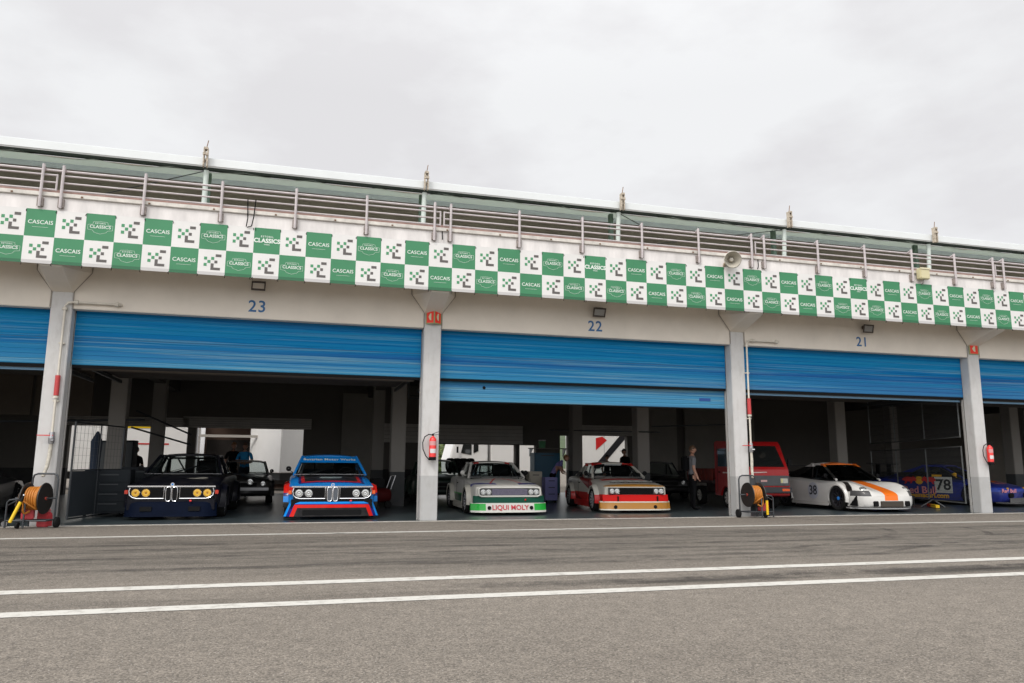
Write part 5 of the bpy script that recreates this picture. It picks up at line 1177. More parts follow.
# hose reel carts
def hose_cart(label, loc, mirror_, rz=0.0):
    t = thing('hose_reel_cart', label, 'hose reel', loc, rz, 'orange hose reel carts by the pillars'); s = mirror_
    fm = DSTEEL
    f = MB(); f.tube([(s * -.34, .12, .02), (s * -.34, .12, .86), (s * -.31, .12, .93), (s * -.25, .12, .955), (s * .02, .12, .955), (s * .08, .12, .93), (s * .10, .12, .86), (s * .10, .12, .02)], .017, 8)
    f.tube([(s * .34, -.18, .02), (s * .34, -.18, .46), (s * .30, -.18, .50), (s * .12, -.16, .52)], .017, 8)
    f.tube([(s * .03, -.20, .02), (s * .03, -.20, .44), (s * -.02, -.02, .56)], .017, 8)
    for y0 in (-.18, .12): f.tube([(s * -.34, y0, .14), (s * .34, y0, .14)], .014, 8)
    for x0 in (-.34, .34): f.tube([(s * x0, .12, .14), (s * x0, -.18, .14)], .014, 8)
    f.tube([(s * -.26, 0, .52), (s * .30, 0, .52)], .02, 8)
    f.tube([(s * -.34, .12, .52), (s * -.2, 0, .52)], .014, 8); f.tube([(s * .34, -.18, .40), (s * .2, 0, .52)], .014, 8)
    f.build('cart_frame', fm, t, smooth=50)
    for x0 in (-.20, .10):
        d = MB(); d.lathe([(x0 - .006, .002), (x0 - .010, .10), (x0 - .004, .25), (x0 - .008, .275), (x0 + .008, .28), (x0 + .006, .25), (x0 + .004, .10), (x0 + .006, .002)], (0, 0, .52), 'x', 32)
        if s < 0: d.v = [(-v[0], v[1], v[2]) for v in d.v]
        d = d.build('reel_disc', mat('reel_black', (.016, .015, .014), .45, var=.2, scale=9), t, smooth=50)
        hb = MB(); hb.lathe([(x0 - .03, .002), (x0 - .03, .03), (x0 - .01, .03)], (0, 0, .52), 'x', 14)
        if s < 0: hb.v = [(-v[0], v[1], v[2]) for v in hb.v]
        hb.build('hub_cap', mat('hub_red', (.4, .05, .03), .5), d)
    pts = []; rnd = random.Random(5)
    for k in range(330):
        a = 2 * PI * k / 26; L = k / 26; lay = int(L // 6.0); x = (L % 6.0) / 6.0; x = x if lay % 2 == 0 else 1 - x
        r = .155 + .036 * lay + rnd.uniform(-.002, .002); pts.append((s * (-.17 + .24 * x), r * math.cos(a), .52 + r * math.sin(a)))
    pts += [(s * .06, -.22, .48), (s * .04, -.24, .32), (s * .03, -.20, .26), (s * -.02, -.12, .30)]
    MB().tube(pts, .0195, 7).build('hose', ORANGE, t, smooth=60)
    n_ = MB(); a, b = ((s * .12, -.27, .50), (s * .14, -.25, .06)) if s > 0 else ((s * .02, -.29, .58), (s * .16, -.40, .10))
    av, bv = Vector(a), Vector(b)
    nz_ = MB(); nz_.tube([av.lerp(bv, .22), av.lerp(bv, .95)], .028, 10); nz_ = nz_.build('nozzle', YELLOW, t, smooth=50)
    MB().tube([av, av.lerp(bv, .10), av.lerp(bv, .22)], [.016, .026, .03], 10).build('nozzle_tip', BLACK, nz_, smooth=50)
    MB().tube([av.lerp(bv, -.04), av], .02, 8).build('nozzle_ring', CHROME, nz_, smooth=50)
    MB().tube([(s * .08, .02, .80), (s * .16, -.02, .72), (s * .22, -.05, .58), (s * .25, -.08, .40), (s * .20, -.05, .3)], .013, 7).build('feed_hose', mat('brown_cable', (.09, .06, .04), .6), t, smooth=50)
    for y0 in (.17,):
        wq = MB(); wq.lathe([(-.03, .002), (-.03, .08), (-.022, .095), (.022, .095), (.03, .08), (.03, .002)], (s * -.38, y0 - .05, .095), 'x', 22); wq.build('cart_wheel', RUBBER, t, smooth=50)
    wq = MB(); wq.lathe([(-.02, .002), (-.02, .055), (.02, .055), (.02, .002)], (s * .15, -.15, .06), 'x', 18); wq.build('cart_wheel', RUBBER, t, smooth=50)
    return t
hose_cart('orange hose reel on a black cart in front of the left pillar', (-4.55, -.42, 0), -1, R(-10))
hose_cart('orange hose reel on a black cart in front of the pillar beside the red pickup', (10.22, -.36, 0), 1, R(0))
def canister(label, loc, rz, m):
    t = thing('fuel_canister', label, 'canister', loc, rz)
    b = MB(); b.prism([(-.10, .0), (.10, .0), (.10, .22), (.02, .30), (-.10, .30)], -.085, .085, 'y'); b.v = [v for v in b.v]
    b = b.build('canister_body', m, t, bevel=.015)
    MB().tube([(-.07, 0, .30), (-.05, 0, .335), (.0, 0, .335), (.02, 0, .31)], .012, 7).build('carry_handle', m, t, smooth=50)
    MB().tube([(.055, 0, .27), (.085, 0, .31)], .022, 10).build('filler_cap', mat('pink_cap', (.6, .2, .2), .5), t)
    return t
canm = mat('faded_red_plastic', (.52, .045, .055), .5, var=.1, scale=6)
canister('faded red fuel canister on the hose cart beside the red pickup', (10.42, -.36, .155), R(0), canm)
canister('red fuel canister on the hose cart at the left pillar', (-4.62, -.38, .155), R(10), canm)
canister('larger red canister on the ground behind the left hose cart, touching the pillar foot', (-4.42, -.12, .0), R(-14), canm)
# red light and small junk on the ground by the left cart
t = thing('trolley_jack', 'low black and red trolley jack lying left of the left hose cart', 'jack', (-5.35, -.15, .012), R(20))
m = MB(); m.prism([(-.35, .02), (.35, .02), (.30, .14), (-.1, .10), (-.35, .08)], -.10, .10, 'y'); m.build('jack_body', BLACK, t, bevel=.01)
MB().tube([(-.1, 0, .1), (-.75, -.1, .26)], .016, 8).build('jack_handle', RED, t)
for x in (-.28, .28): MB().lathe([(-.12, .002), (-.12, .05), (.12, .05), (.12, .002)], (0, 0, 0), 'y', 14).build('jack_wheel', STEEL, t).location = (x, 0, .05)

# ------------------------------------------------------------------ mesh fence in the right-hand bay
fence_m = mat('fence_galvanised', (.16, .17, .17), .5, metal=.3); wire_m = mat('fence_wire', (.035, .038, .04), .6, spec=.2)
def fence_panel(label, p, q, z0, z1, zb=0.0):
    p = Vector(p); q = Vector(q); L = (q - p).length; ang = math.atan2(q.y - p.y, q.x - p.x)
    t = thing('fence_panel', label, 'fence', (p.x, p.y, .008), ang, 'mesh fence panels beside the deep blue car')
    f = MB(); f.tube([(0, 0, z0), (0, 0, z1), (L, 0, z1), (L, 0, z0)], .02, 8, closed=True); f.build('panel_frame', fence_m, t, smooth=40)
    w_ = MB(); k = 0
    while .06 + k * .075 < L - .02: x = .06 + k * .075; w_.box(x - .0026, x + .0026, -.0026, .0026, z0 + .02, z1 - .02); k += 1
    k = 0
    while z0 + .12 + k * .16 < z1: z = z0 + .12 + k * .16; w_.box(.02, L - .02, -.0080, -.003, z - .0028, z + .0028); k += 1
    w_.build('wire_mesh', wire_m, t)
    if zb is not None:
        m = MB(); m.tube([(.25, -.02, z0), (-.0 + .1, -.28, .02)], .016, 7); m.tube([(.25, .02, z0), (.35, .28, .02)], .016, 7); m.build('fence_foot', fence_m, t, smooth=40)
    return t
A = (17.22, .55); B = (18.06, 2.65); C_ = (18.90, 4.75); D_ = (19.74, 6.85)
fence_panel('mesh fence panel nearest the right-hand pillar, in front of the number 78', B, A, .22, 1.72)
fence_panel('mesh fence panel in front of the two bulls emblem, second back from the right-hand pillar', C_, B, .22, 1.72)
fence_panel('mesh fence panel farthest back in the right-hand bay', D_, C_, .22, 1.72)
fence_panel('upper mesh panel nearest the right-hand pillar', B, A, 1.98, 3.6, None)
fence_panel('upper mesh panel second back from the right-hand pillar', C_, B, 1.98, 3.6, None)
fence_panel('upper mesh panel farthest back in the right-hand bay', D_, C_, 1.98, 3.6, None)
t = thing('folded_barrier', 'long yellow and black barrier lying behind the fence foot by the right-hand pillar', 'barrier', (17.6, 1.9, .03), R(60))
MB().box(-.02, .5, -.05, .05, 0, .08).build('barrier_pole', YELLOW, t); MB().box(.5, .9, -.05, .05, 0, .08).build('barrier_end', RED, t)

# ------------------------------------------------------------------ workshop things
def cabinet(label, loc, w_, d, h, m, rz=0, drawers=4):
    t = thing('tool_cabinet', label, 'cabinet', loc, rz, 'cabinets and cases in the garages')
    MB().box(-w_ / 2, w_ / 2, 0, d, .08, h).build('cabinet_body', m, t, bevel=.012)
    for k in range(drawers):
        z0 = .12 + (h - .18) * k / drawers; z1 = .12 + (h - .18) * (k + 1) / drawers - .015
        dr = MB().box(-w_ / 2 + .03, w_ / 2 - .03, -.015, -.001, z0, z1).build('drawer', m, t, bevel=.004)
        MB().box(-w_ * .25, w_ * .25, -.03, -.016, z1 - .045, z1 - .02).build('drawer_handle', DSTEEL, dr)
    for sx in (-1, 1):
        MB().lathe([(-.02, .002), (-.02, .04), (.02, .04), (.02, .002)], (sx * (w_ / 2 - .06), .06, .04), 'x', 12).build('castor', BLACK, t)
    return t
dgrey = mat('dark_cabinet', (.014, .018, .022), .6, spec=.2)
cabinet('dark grey tool cabinet just right of the left pillar', (-3.95, 2.2, .008), .9, .5, 1.0, dgrey)
cabinet('dark cabinet second from the left pillar, beside the navy coupe', (-3.55, 3.4, .008), .8, .5, 1.05, dgrey, drawers=3)
cabinet('pale lilac tool case between the two white fastbacks', (7.55, 6.5, .008), .40, .35, .78, mat('lilac_case', (.22, .22, .48), .5), drawers=3)
cabinet('cream box beside the lilac tool case', (7.20, 7.0, .008), .42, .4, .95, mat('cream_case', (.50, .46, .38), .6), drawers=2)
cabinet('tall blue drinks cabinet with two glass doors, at the back behind the white fastbacks', (9.30, 12.2, .008), 1.05, .6, 1.62, mat('drinks_blue', (.015, .13, .24), .35), drawers=1)
cabinet('grey workbench at the left edge of the picture behind the open car', (-8.1, 4.6, .008), 2.4, .6, .92, dgrey, drawers=2)
# bottles / white tub on the drinks cabinet shelf
t = thing('wall_shelf', 'pale shelf holding a green and white tub, above the drinks cabinet', 'shelf', (9.35, 12.1, 1.78), 0)
MB().box(-.75, .75, 0, .4, 0, .03).build('shelf_board', pan_m, t); MB().prism([(.0, 0), (.4, 0), (.4, -.3)], -.7, -.67).build('shelf_bracket', STEEL, t); MB().prism([(.0, 0), (.4, 0), (.4, -.3)], .67, .7).build('shelf_bracket', STEEL, t)
t = thing('plastic_tub', 'green and white plastic tub on the pale shelf', 'tub', (9.1, 12.25, 1.812), 0)
MB().lathe([(0, .001), (0, .12), (.26, .14), (.27, .001)], (0, 0, 0), 'z', 18).build('tub_body', mat('tub_green', (.10, .35, .16), .5), t, smooth=40); MB().lathe([(.271, .001), (.271, .145), (.31, .145), (.31, .001)], (0, 0, 0), 'z', 18).build('tub_lid', WHITE, t, smooth=40)
# glass-like partition with upright frame near the left pillar
t = thing('glazed_partition', 'dark framed mesh partition between the left pillar and the navy coupe', 'partition', (-4.35, 1.0, .008), R(78))
m = MB(); m.tube([(0, 0, .05), (0, 0, 1.95), (2.2, 0, 1.95), (2.2, 0, .05)], .022, 8, closed=True); m.tube([(1.1, 0, .05), (1.1, 0, 1.95)], .016, 8); m.tube([(0, 0, 1.0), (2.2, 0, 1.0)], .014, 8); m.build('partition_frame', DSTEEL, t, smooth=40)
MB().box(.02, 2.18, -.006, .006, .08, .98).build('lower_panel', mat('partition_dark', (.03, .036, .042), .5), t)
w_ = MB()
for k in range(14): w_.box(.08 + k * .155, .083 + k * .155, -.002, .002, 1.0, 1.93)
for k in range(6): w_.box(.02, 2.18, .0025, .005, 1.14 + k * .15, 1.143 + k * .15)
w_.build('wire_mesh', DSTEEL, t)
t = thing('overalls', 'dark blue overalls hanging on the partition right of the left pillar', 'overalls', (-4.25, 2.15, 1.2), R(70))
m = MB(); n = 12; vs = []
for (z, hw_, dd) in ((.62, .03, .02), (.52, .10, .04), (.40, .19, .06), (.1, .15, .07), (-.2, .14, .07), (-.5, .13, .06), (-.62, .10, .05)):
    for j in range(n): a = 2 * PI * j / n; vs.append((hw_ * math.cos(a) * (1 + .1 * math.sin(3 * a)), dd * math.sin(a) - .06, z))
m.add(vs, [(i * n + j, i * n + (j + 1) % n, (i + 1) * n + (j + 1) % n, (i + 1) * n + j) for i in range(6) for j in range(n)]); m.build('cloth_body', mat('overalls_blue', (.02, .03, .05), .9), t, smooth=60)
# tall lockers seen against the daylight
for k, (x, y, w__, h_, lb) in enumerate(((-4.95, 6.2, .34, 1.72, 'narrow dark upright locker against the daylight right of the left pillar'), (-4.5, 6.4, .42, 1.74, 'wider dark locker standing next to the narrow one'))):
    t = thing('locker', lb, 'locker', (x, y, .008), R(-6), 'lockers against the rear daylight')
    MB().box(-w__ / 2, w__ / 2, 0, .4, 0, h_).build('locker_body', dgrey, t, bevel=.01)
    MB().box(-w__ / 2 + .02, w__ / 2 - .02, -.012, -.001, .05, h_ - .05).build('locker_door', mat('locker_door_grey', (.06, .07, .075), .4), t)
# stack of tyres lying on their side, behind the white and green coupe
for k in range(4):
    t = thing('slick_wheel', ('slick tyre standing on edge, nearest of the row left of the white lorry', 'slick tyre standing on edge, second in the row', 'slick tyre standing on edge, third in the row', 'slick tyre standing on edge, last in the row')[k], 'tyre', (6.55 - k * .27, 13.6, 1.13), R(10), 'tyres standing in a row on the rack')
    m = MB(); m.lathe([(-.12, .17), (-.125, .22), (-.10, .27), (0, .28), (.10, .27), (.125, .22), (.12, .17), (-.12, .17)], n=32); m.build('tread', RUBBER, t, smooth=50)
    m = MB(); m.lathe([(-.10, .17), (-.02, .14), (0, .04)], n=24); m.lathe([(.10, .17), (.02, .14), (0, .04)], n=24); m.build('rim', RIMM if k else mat('rim_gold', (.25, .2, .08), .4, metal=.6), t, smooth=50)
t = thing('tyre_rack', 'low steel rack that carries the row of tyres', 'rack', (6.1, 13.6, .008), 0)
for x in (-.9, .9):
    for y in (-.3, .3): MB().box(x - .02, x + .02, y - .02, y + .02, 0, .85).build('leg', DSTEEL, t)
m = MB(); m.box(-.95, .95, -.33, -.29, .82, .87); m.box(-.95, .95, .29, .33, .82, .87); m.build('rack_rail', DSTEEL, t)

# ================================================================== PADDOCK BEHIND (seen through the rear openings)
lorry_w = mat('lorry_white', (.84, .83, .81), .4, var=.04, scale=1.5)
def lorry(label, loc, rz, L=9.0, cab=True, stripes=False, h=3.6):
    t = thing('white_lorry', label, 'lorry', loc, rz, 'white lorries parked in the paddock')
    MB().box(0, L, 0, 2.4, .75, h).build('box_body', lorry_w, t, bevel=.03)
    m = MB()
    for k in range(1, int(L / 1.2)): m.box(k * 1.2 - .008, k * 1.2 + .008, -.006, -.001, .8, h - .05)
    m.build('panel_seams', mat('seam_grey', (.3, .3, .3), .6), t)
    MB().box(.2, L - .2, .3, 2.1, .45, .747).build('chassis', DSTEEL, t)
    for x in (L * .72, L * .84):
        for y in (.14, 2.26):
            o = MB(); o.lathe([(-.14, .25), (-.14, .44), (-.1, .48), (.1, .48), (.14, .44), (.14, .25), (0, .2), (0, .001)], (0, 0, 0), 'y', 26); o = o.build('wheel', RUBBER, t, smooth=50); o.location = (x, y, .49)
    if cab:
        c = MB(); c.prism([(-2.0, .6), (-2.05, 1.4), (-1.75, 2.5), (-1.35, 2.72), (-.15, 2.8), (-.15, .6)], .05, 2.35, 'y'); c = c.build('cab', lorry_w, t, bevel=.06)
        MB().prism([(-1.5, 1.7), (-1.38, 2.2), (-.98, 2.2), (-.98, 1.62)], .030, .046, 'y').build('cab_window', dk, t)
        MB().prism([(-.88, 1.7), (-.88, 2.2), (-.64, 2.2), (-.64, 1.8)], .030, .046, 'y').build('cab_window', dk, t)
        MB().box(-1.75, -1.67, -.2, -.12, 1.7, 2.0).build('cab_mirror', BLACK, t)
        for y in (.14, 2.26):
            o = MB(); o.lathe([(-.14, .25), (-.14, .44), (-.1, .48), (.1, .48), (.14, .44), (.14, .25), (0, .2), (0, .001)], (0, 0, 0), 'y', 26); o = o.build('wheel', RUBBER, t, smooth=50); o.location = (-1.1, y, .49)
    if stripes:
        m = MB(); m.add([(.55, -.012, 1.0), (.95, -.012, 1.0), (3.3, -.012, 3.5), (2.85, -.012, 3.5)], [(0, 1, 2, 3)]); m.build('black_band', mat('livery_black', (.015, .015, .018), .4), t)
        m = MB(); m.add([(.75, -.012, 1.9), (1.35, -.012, 2.40), (1.1, -.012, 2.58), (.75, -.012, 2.5)], [(0, 1, 2, 3)]); m.build('red_band', mat('livery_red', (.6, .02, .02), .4), t)
        m = MB(); m.box(.2, .9, -.014, -.008, 2.7, 2.9); m.box(1.6, 2.5, -.014, -.008, 2.72, 3.0); m.build('red_lettering_bar', MATS['livery_red'], t)
    return t
lorry('white lorry with its cab to the left, behind the white and green fastback', (9.0, 20.0, 0), 0, L=3.2)
lorry('white lorry side with red and black slanting bands, behind the second fastback', (13.5, 19.5, 0), 0, L=7.0, cab=False, stripes=True)
lo = lorry('white panelled lorry seen through the opening left of the navy coupe', (-14.5, 20.0, 0), 0, L=10.0, cab=False)
MB().box(7.2, 8.6, -.012, -.007, 2.62, 2.82).build('yellow_band', mat('livery_yellow', (.75, .50, .01), .4), lo)
MB().box(7.2, 9.0, -.012, -.007, 1.92, 1.98).build('red_band', mat('livery_red', (.6, .02, .02), .4), lo)
lorry('white lorry side at the right of the person in blue', (.0 - .75, 17.5, 0), R(35), L=6.0, cab=False, h=2.9)
# round emblem tank at far left opening
t = thing('white_silo', 'round white silo with a ring emblem, seen above the navy coupe', 'silo', (-5.0, 25.5, 0))
MB().lathe([(0, .001), (0, 1.35), (3.1, 1.35), (3.35, 1.15), (3.45, .001)], (0, 0, 0), 'z', 40).build('silo_body', mat('silo_grey', (.62, .62, .62), .5, var=.05, scale=1), t, smooth=40)
m = MB(); m.tube([(-.2 + .38 * math.cos(a), -1.36, 2.25 + .48 * math.sin(a)) for a in [R(60 + 270 * k / 20) for k in range(21)]], .05, 6); m.build('ring_emblem', mat('ring_bronze', (.25, .2, .12), .5), t)
m = MB(); m.prism([(-.1, 2.0), (.10, 2.0), (.12, 2.5), (-.02, 2.6)], -1.37, -1.345, 'y'); m.build('emblem_core', mat('emblem_slate', (.12, .2, .28), .5), t)
# open trailer / awning with dark inside behind the two people
t = thing('awning_unit', 'brown awning unit with a pale cross beam behind the two standing people', 'awning', (-2.9, 19.0, 0))
brn = mat('awning_brown', (.085, .05, .035), .8, var=.1, scale=1)
MB().box(-1.3, 3.2, 2.3, 2.4, 0, 4.2).build('back_panel', brn, t); MB().box(-1.3, 3.2, 0, 2.3, 4.2, 4.3).build('awning_roof', brn, t)
for x in (-1.3, 3.14): MB().box(x, x + .06, 0, .06, 0, 4.2).build('upright', mat('awning_grey', (.4, .38, .36), .5), t)
MB().box(-1.24, 3.14, -.02, .06, 2.25, 2.36).build('cross_beam', mat('awning_pale', (.45, .42, .38), .5), t)
MB().box(-1.2, 3.1, 2.2, 2.29, .2, 2.2).build('inner_curtain', mat('curtain_dark', (.02, .016, .014), .9), t)
# far sheds and ridge
t = thing('far_shed', 'blue-grey shed roof beyond the paddock, above the navy coupe', 'shed', (-5.0, 42.0, 0))
MB().prism([(-3, 0), (-3, 3.2), (0, 4.6), (3, 3.2), (3, 0)], 0, 8, 'y').build('shed_body', mat('shed_slate', (.12, .17, .22), .8), t)
for i, (x, lb) in enumerate(((2.5, 'far slate shed above the blue coupe'),)):
    t = thing('far_shed', lb, 'shed', (x, 45.0, 0)); MB().prism([(-4, 0), (-4, 4.0), (0, 4.6), (4, 4.0), (4, 0)], 0, 8, 'y').build('shed_body', MATS['shed_slate'], t)
hm = mat('hill_scrub', (.05, .075, .03), .95, var=.45, scale=.09)
vs = []; fs = []; nx_, ny_ = 90, 6; rnd = random.Random(2)
hh = [18 + 9 * math.sin(i * .17) + 5 * math.sin(i * .43 + 1) for i in range(nx_ + 1)]
for j in range(ny_ + 1):
    for i in range(nx_ + 1): vs.append((-300 + 700 * i / nx_, 190 + j * 30, -.5 + hh[i] * math.sin(PI * .5 * j / ny_) + rnd.uniform(-.4, .4)))
MB().add(vs, [(j * (nx_ + 1) + i, j * (nx_ + 1) + i + 1, (j + 1) * (nx_ + 1) + i + 1, (j + 1) * (nx_ + 1) + i) for j in range(ny_) for i in range(nx_)]).build('hills', hm, kind='structure', smooth=60)
# roadside bushes behind the tyre row
leafm = mat('bush_leaves', (.10, .13, .03), .8, var=.4, scale=9)
for k, (x, y, r_, lb) in enumerate(((6.0, 27.0, 1.5, 'yellow-green bush behind the tyre row, left one'), (8.0, 28.5, 1.7, 'yellow-green bush behind the tyre row, nearer the lorry cab'))):
    t = thing('bush', lb, 'bush', (x, y, 0)); rnd = random.Random(k); m = MB()
    for q in range(1500):
        a, b = rnd.uniform(0, 2 * PI), rnd.uniform(0, PI / 2); rr_ = r_ * rnd.uniform(.55, 1.0) * (1 + .2 * math.sin(3 * a)); c = Vector((rr_ * math.cos(a) * math.cos(b) * 1.4, rr_ * math.sin(a) * math.cos(b), .3 + rr_ * math.sin(b)))
        u = Vector((rnd.uniform(-1, 1), rnd.uniform(-1, 1), rnd.uniform(-1, 1))).normalized() * .11; v = u.orthogonal().normalized() * .07
        m.add([c - u, c - v, c + u, c + v], [(0, 1, 2, 3)])
    m.build('crown', leafm, t); MB().tube([(0, 0, 0), (.1, 0, .6), (.3, .1, 1.1)], [.08, .06, .03], 7).build('trunk', brn, t)

# ================================================================== PEOPLE
def skin_mesh(name, joints, edges, radii, mats, fmat, sub=2):
    me = bpy.data.meshes.new(name); me.from_pydata(joints, edges, []); me.update()
    for m in mats: me.materials.append(m)
    o = bpy.data.objects.new(name, me); COL.objects.link(o)
    md = o.modifiers.new('s', 'SKIN'); md.use_smooth_shade = True
    sv = me.skin_vertices[0].data
    for i, r in enumerate(radii):
        sv[i].radius = (r, r) if not isinstance(r, tuple) else r; sv[i].use_root = (i == 0)
    sb = o.modifiers.new('u', 'SUBSURF'); sb.levels = sub; sb.render_levels = sub
    dg = bpy.context.evaluated_depsgraph_get(); nm = bpy.data.meshes.new_from_object(o.evaluated_get(dg)); nm.name = name
    bpy.data.objects.remove(o); return nm
def person(label, loc, rz, shirt, trousers, hair, pose='stand', hgt=1.76, cap=None, bag=None, sleeve='short', group=None):
    t = thing('person', label, 'person', loc, rz, group); k = hgt / 1.76
    J = [(0, 0, .96), (0, 0, 1.12), (0, .0, 1.28), (0, 0, 1.42), (0, -.01, 1.49), (0, -.02, 1.55)]           # spine to neck
    Rr = [(.15, .11), (.14, .10), (.165, .115), (.14, .09), .055, .05]
    E_ = [(0, 1), (1, 2), (2, 3), (3, 4), (4, 5)]
    if pose == 'stand':   hands = {-1: [(-.19, 0, 1.40), (-.25, .02, 1.13), (-.24, -.08, .90)], 1: [(.19, 0, 1.40), (.25, .02, 1.13), (.24, -.08, .90)]}
    elif pose == 'folded': hands = {-1: [(-.19, 0, 1.40), (-.26, -.04, 1.14), (-.06, -.22, 1.15)], 1: [(.19, 0, 1.40), (.26, -.04, 1.14), (.05, -.20, 1.10)]}
    else: hands = {-1: [(-.19, -.05, 1.36), (-.24, -.26, 1.18), (-.14, -.42, 1.02)], 1: [(.19, -.05, 1.36), (.25, -.24, 1.14), (.16, -.42, 1.05)]}
    for s_ in (-1, 1):
        i0 = len(J); J += hands[s_]; Rr += [.062, .045, .032]; E_ += [(3, i0), (i0, i0 + 1), (i0 + 1, i0 + 2)]
        h_ = Vector(hands[s_][2]); d = (h_ - Vector(hands[s_][1])).normalized(); pc = h_ + d * .05
        ip = len(J); J.append(tuple(pc)); Rr.append((.036, .018)); E_.append((i0 + 2, ip))
        side = d.cross(Vector((0, 1, 0))); side = side.normalized() if side.length > .1 else Vector((1, 0, 0)); inn = d.cross(side).normalized()
        for f, (of, ln) in enumerate(((-.028, .062), (-.010, .075), (.010, .07), (.027, .055))):
            q = len(J); J += [tuple(pc + side * of + d * .03), tuple(pc + side * of + d * (.03 + ln * .55) + inn * .008), tuple(pc + side * of + d * (.03 + ln * .9) + inn * .028)]; Rr += [.009, .0085, .007]; E_ += [(ip, q), (q, q + 1), (q + 1, q + 2)]
        q = len(J); J += [tuple(pc - side * .04 * s_), tuple(pc - side * .062 * s_ + d * .03 + inn * .012)]; Rr += [.011, .009]; E_ += [(ip, q), (q, q + 1)]
        i0 = len(J); J += [(s_ * .10, 0, .90), (s_ * .115, -.02, .50), (s_ * .12, .02, .09), (s_ * .12, -.06, .045), (s_ * .125, -.17, .035)]; Rr += [.098, .062, .045, .045, .035]
        E_ += [(0, i0), (i0, i0 + 1), (i0 + 1, i0 + 2), (i0 + 2, i0 + 3), (i0 + 3, i0 + 4)]
    if pose == 'lean':
        def bend(p):
            if p[2] < .96: return p
            a = R(38); z = p[2] - .96; y = p[1]; return (p[0], y * math.cos(a) - z * math.sin(a), .96 + z * math.cos(a) + y * math.sin(a) * .0)
        J = [bend(p) for p in J]
    me = skin_mesh('body', [tuple(c * k for c in p) for p in J], E_, [tuple(x * k for x in r) if isinstance(r, tuple) else r * k for r in Rr], [shirt, trousers, SKIN, BLACK], None)
    for p in me.polygons:
        c = p.center / k; z = c.z; hd = min((Vector(hands[s_][2]) - c).length for s_ in (-1, 1)); mi = 0
        ax = abs(c.x)
        if z < .97: mi = 1
        if ax > .17 or (pose != 'stand' and c.y < -.14): mi = 0 if (sleeve == 'long' or z > 1.22) else 2
        if z < .97 and ax < .20 and c.y > -.14: mi = 1
        if hd < .13: mi = 2
        if z < .075: mi = 3
        if z > 1.475 and pose != 'lean': mi = 2
        p.material_index = mi
    o = bpy.data.objects.new('body', me); COL.objects.link(o); o.parent = t
    # head: joined in the same body mesh
    hb = MB(); hc = Vector((0, -.03, 1.655)) if pose != 'lean' else Vector((0, -.50, 1.50)); n, m_ = 16, 12; vs = []
    for i in range(m_ + 1):
        th = PI * i / m_
        for j in range(n):
            a = 2 * PI * j / n; x = .075 * math.sin(th) * math.cos(a); y = .095 * math.sin(th) * math.sin(a); z = .118 * math.cos(th)
            if z < -.02: x *= 1 + (z + .02) * 2.2; y *= 1 + (z + .02) * 1.2
            if math.sin(a) < -.86 and abs(z + .012) < .035: y -= .016
            vs.append((x, y, z))
    hb.add(vs, [(i * n + j, i * n + (j + 1) % n, (i + 1) * n + (j + 1) % n, (i + 1) * n + j) for i in range(m_) for j in range(n)])
    hb.add([(-.012, -.088, -.03), (.012, -.088, -.03), (0, -.117, -.028), (0, -.09, .02)], [(0, 1, 2), (0, 2, 3), (1, 3, 2), (0, 3, 1)])
    for s_ in (-1, 1):
        hb.lathe([(0, .002), (.006, .028), (.014, .026), (.016, .002)], (s_ * .078 - .008, .005, -.005), 'x', 10)
        hb.lathe([(-.004, .001), (-.002, .009), (.006, .011)], (s_ * .03, -.083, .012), 'y', 8, mi=1)
    hb.lathe([(-.003, .002), (.004, .018)], (0, -.083, -.062), 'y', 8, mi=2)
    bm = bmesh.new(); bm.from_mesh(me)
    hd_me = hb.data('head', [SKIN, BLACK, mat('lips', (.32, .12, .10), .5)], smooth=60)
    for v in hd_me.vertices: v.co = (v.co + hc) * k
    for p in hd_me.polygons: p.material_index = {0: 2, 1: 3, 2: 2}[p.material_index]
    bm.from_mesh(hd_me); bm.to_mesh(me); bm.free()
    hr = MB(); vs = []; n = 16
    for i in range(7):
        th = PI * .58 * i / 6
        for j in range(n):
            a = 2 * PI * j / n; fr = .72 if (math.sin(a) < -.3 and i > 4) else 1.0; q = PI * .58 * min(i, 6) / 6 * fr
            vs.append((.084 * math.sin(q) * math.cos(a), .104 * math.sin(q) * math.sin(a) + .004, .128 * math.cos(q)))
    hr.add(vs, [(i * n + j, i * n + (j + 1) % n, (i + 1) * n + (j + 1) % n, (i + 1) * n + j) for i in range(6) for j in range(n)])
    hr.v = [tuple((Vector(v) + hc) * k) for v in hr.v]
    hr.build('cap' if cap else 'hair', cap or hair, t, smooth=60)
    if cap:
        pk = MB(); pk.add([tuple((Vector(v) + hc) * k) for v in ((-.06, -.085, .035), (.06, -.085, .035), (.05, -.175, .02), (-.05, -.175, .02), (-.06, -.085, .045), (.06, -.085, .045), (.05, -.175, .028), (-.05, -.175, .028))], [(0, 1, 2, 3), (4, 7, 6, 5), (0, 4, 5, 1), (1, 5, 6, 2), (2, 6, 7, 3), (3, 7, 4, 0)]); pk.build('cap_peak', cap, t)
    if bag: 
        b = MB(); b.box(-.15, .15, .11, .27, 1.02, 1.42); b.build('backpack_body', bag, t, bevel=.04)
    return t
drk = mat('dark_cloth', (.008, .008, .009), .95, spec=.08); blu = mat('bright_blue_shirt', (.01, .25, .55), .8); wht = mat('white_shirt', (.17, .17, .18), .9, spec=.1); jeans = mat('dark_jeans', (.02, .026, .04), .9)
hair1 = mat('brown_hair', (.10, .055, .03), .7); hair2 = mat('ginger_hair', (.26, .12, .05), .7); hair3 = mat('black_hair', (.02, .015, .012), .6)
person('person in a bright blue top with folded arms, behind the charcoal classic coupe', (-1.82, 12.1, .008), R(-12), blu, jeans, hair1, 'folded', 1.84)
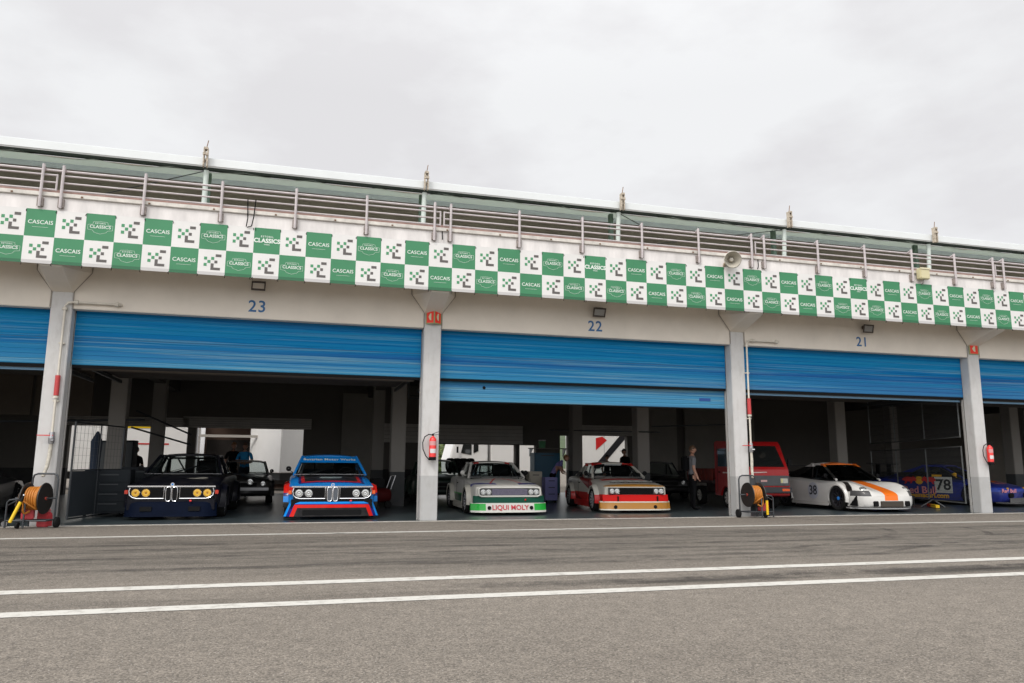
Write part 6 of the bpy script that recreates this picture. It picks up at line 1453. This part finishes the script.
person('person in black standing at the left of the one in bright blue', (-2.22, 12.2, .008), R(25), drk, drk, hair2, 'stand', 1.86)
person('person in a white short-sleeved shirt with a black rucksack, left of the red pickup', (10.33, 2.75, .008), R(75), wht, drk, hair1, 'stand', 1.70, bag=drk)
person('person in a peaked cap, dark against the lorry, above the second fastback', (12.55, 12.2, .008), R(-70), drk, drk, hair3, 'stand', 1.80, cap=drk)
person('person in dark clothes, shorter, left of the one in the peaked cap', (11.95, 12.6, .008), R(10), drk, drk, hair3, 'stand', 1.56)
person('mechanic in lilac leaning forward beside the tool case, between the fastbacks', (7.95, 7.6, .008), R(60), mat('lilac_shirt', (.2, .18, .45), .8), drk, hair2, 'lean', 1.62)
person('person in dark clothes standing against the daylight left of the navy coupe', (-4.55, 8.2, .008), R(-30), drk, drk, hair3, 'stand', 1.60)

# shut lines and wipers on the two fastbacks, wipers on the blue and navy coupes
SEAM = mat('shut_line', (.02, .02, .02), .8, spec=.1)
for root in (cap1, cap2):
    for y in (1.48, 2.62):
        for s_ in (-1, 1): MB().box(s_ * .863 - .003, s_ * .863 + .003, y, y + .010, .36, .80).build('shut_line', SEAM, root)
    for s_ in (-1, 1): MB().box(s_ * .868 - .008, s_ * .868 + .008, 2.42, 2.55, .70, .725).build('door_handle', BLACK, root)
for root, g in ((cap1, CAP_G), (cap2, CAP_G), (bluec, CSL_G), (navy, CSL_G)):
    wb, wt = g['wb'], g['wt']
    for x0, x1, v in ((-.45, -.05, .30), (.15, .52, .26)):
        MB().bar((x0, wb[0] - .07, wb[1] + .01), (x1, lerp(wb[0], wt[0], v) - .075, lerp(wb[1], wt[1], v) + .01), .012, .01).build('wiper', BLACK, root)
# red compressor and gear in the shade beside the inner column right of the blue coupe
t = thing('air_compressor', 'dark red air compressor in the shade right of the light blue coupe', 'compressor', (2.05, 4.6, .008), R(10))
MB().lathe([(-.38, .001), (-.34, .14), (-.28, .19), (.28, .19), (.34, .14), (.38, .001)], (0, 0, .34), 'x', 22).build('tank', mat('compressor_red', (.07, .008, .008), .6, spec=.1), t, smooth=40)
MB().box(-.2, .16, -.12, .12, .53, .78).build('motor', BLACK, t, bevel=.02); MB().tube([(.3, -.2, .5), (.42, -.2, .85), (.42, .2, .85), (.3, .2, .5)], .014, 7).build('handle', STEEL, t, smooth=50)
for x in (-.24, .24): MB().lathe([(-.22, .002), (-.22, .09), (-.18, .10), (-.18, .002)], (x, 0, .10), 'y', 16).build('wheel', RUBBER, t, smooth=50)
# small ceiling lamps (unlit) and hanging cable runs
for k, (x, y) in enumerate(((-2.9, 1.6), (-1.3, 1.6), (13.2, 1.6), (15.3, 1.6), (11.9, 1.7), (6.2, 6.8), (-.6, 6.8))):
    MB().lathe([(0, .001), (0, .09), (.05, .11), (.06, .001)], (x, y, 3.09 if y < 3 else 4.2), 'z', 16).build('ceiling_lamp', mat('lamp_cup', (.6, .58, .5), .5), bld, smooth=40)
for a, b in (((-4.3, 7.0), (2.4, 7.0)), ((2.9, 10.0), (9.9, 10.0)), ((10.4, 7.0), (17.0, 7.0))):
    pts = [(lerp(a[0], b[0], k / 12), a[1], 3.6 - .12 * math.sin(PI * (k % 4) / 4)) for k in range(13)]
    MB().tube(pts, .02, 6).build('hanging_cable', DSTEEL, bld, smooth=50)
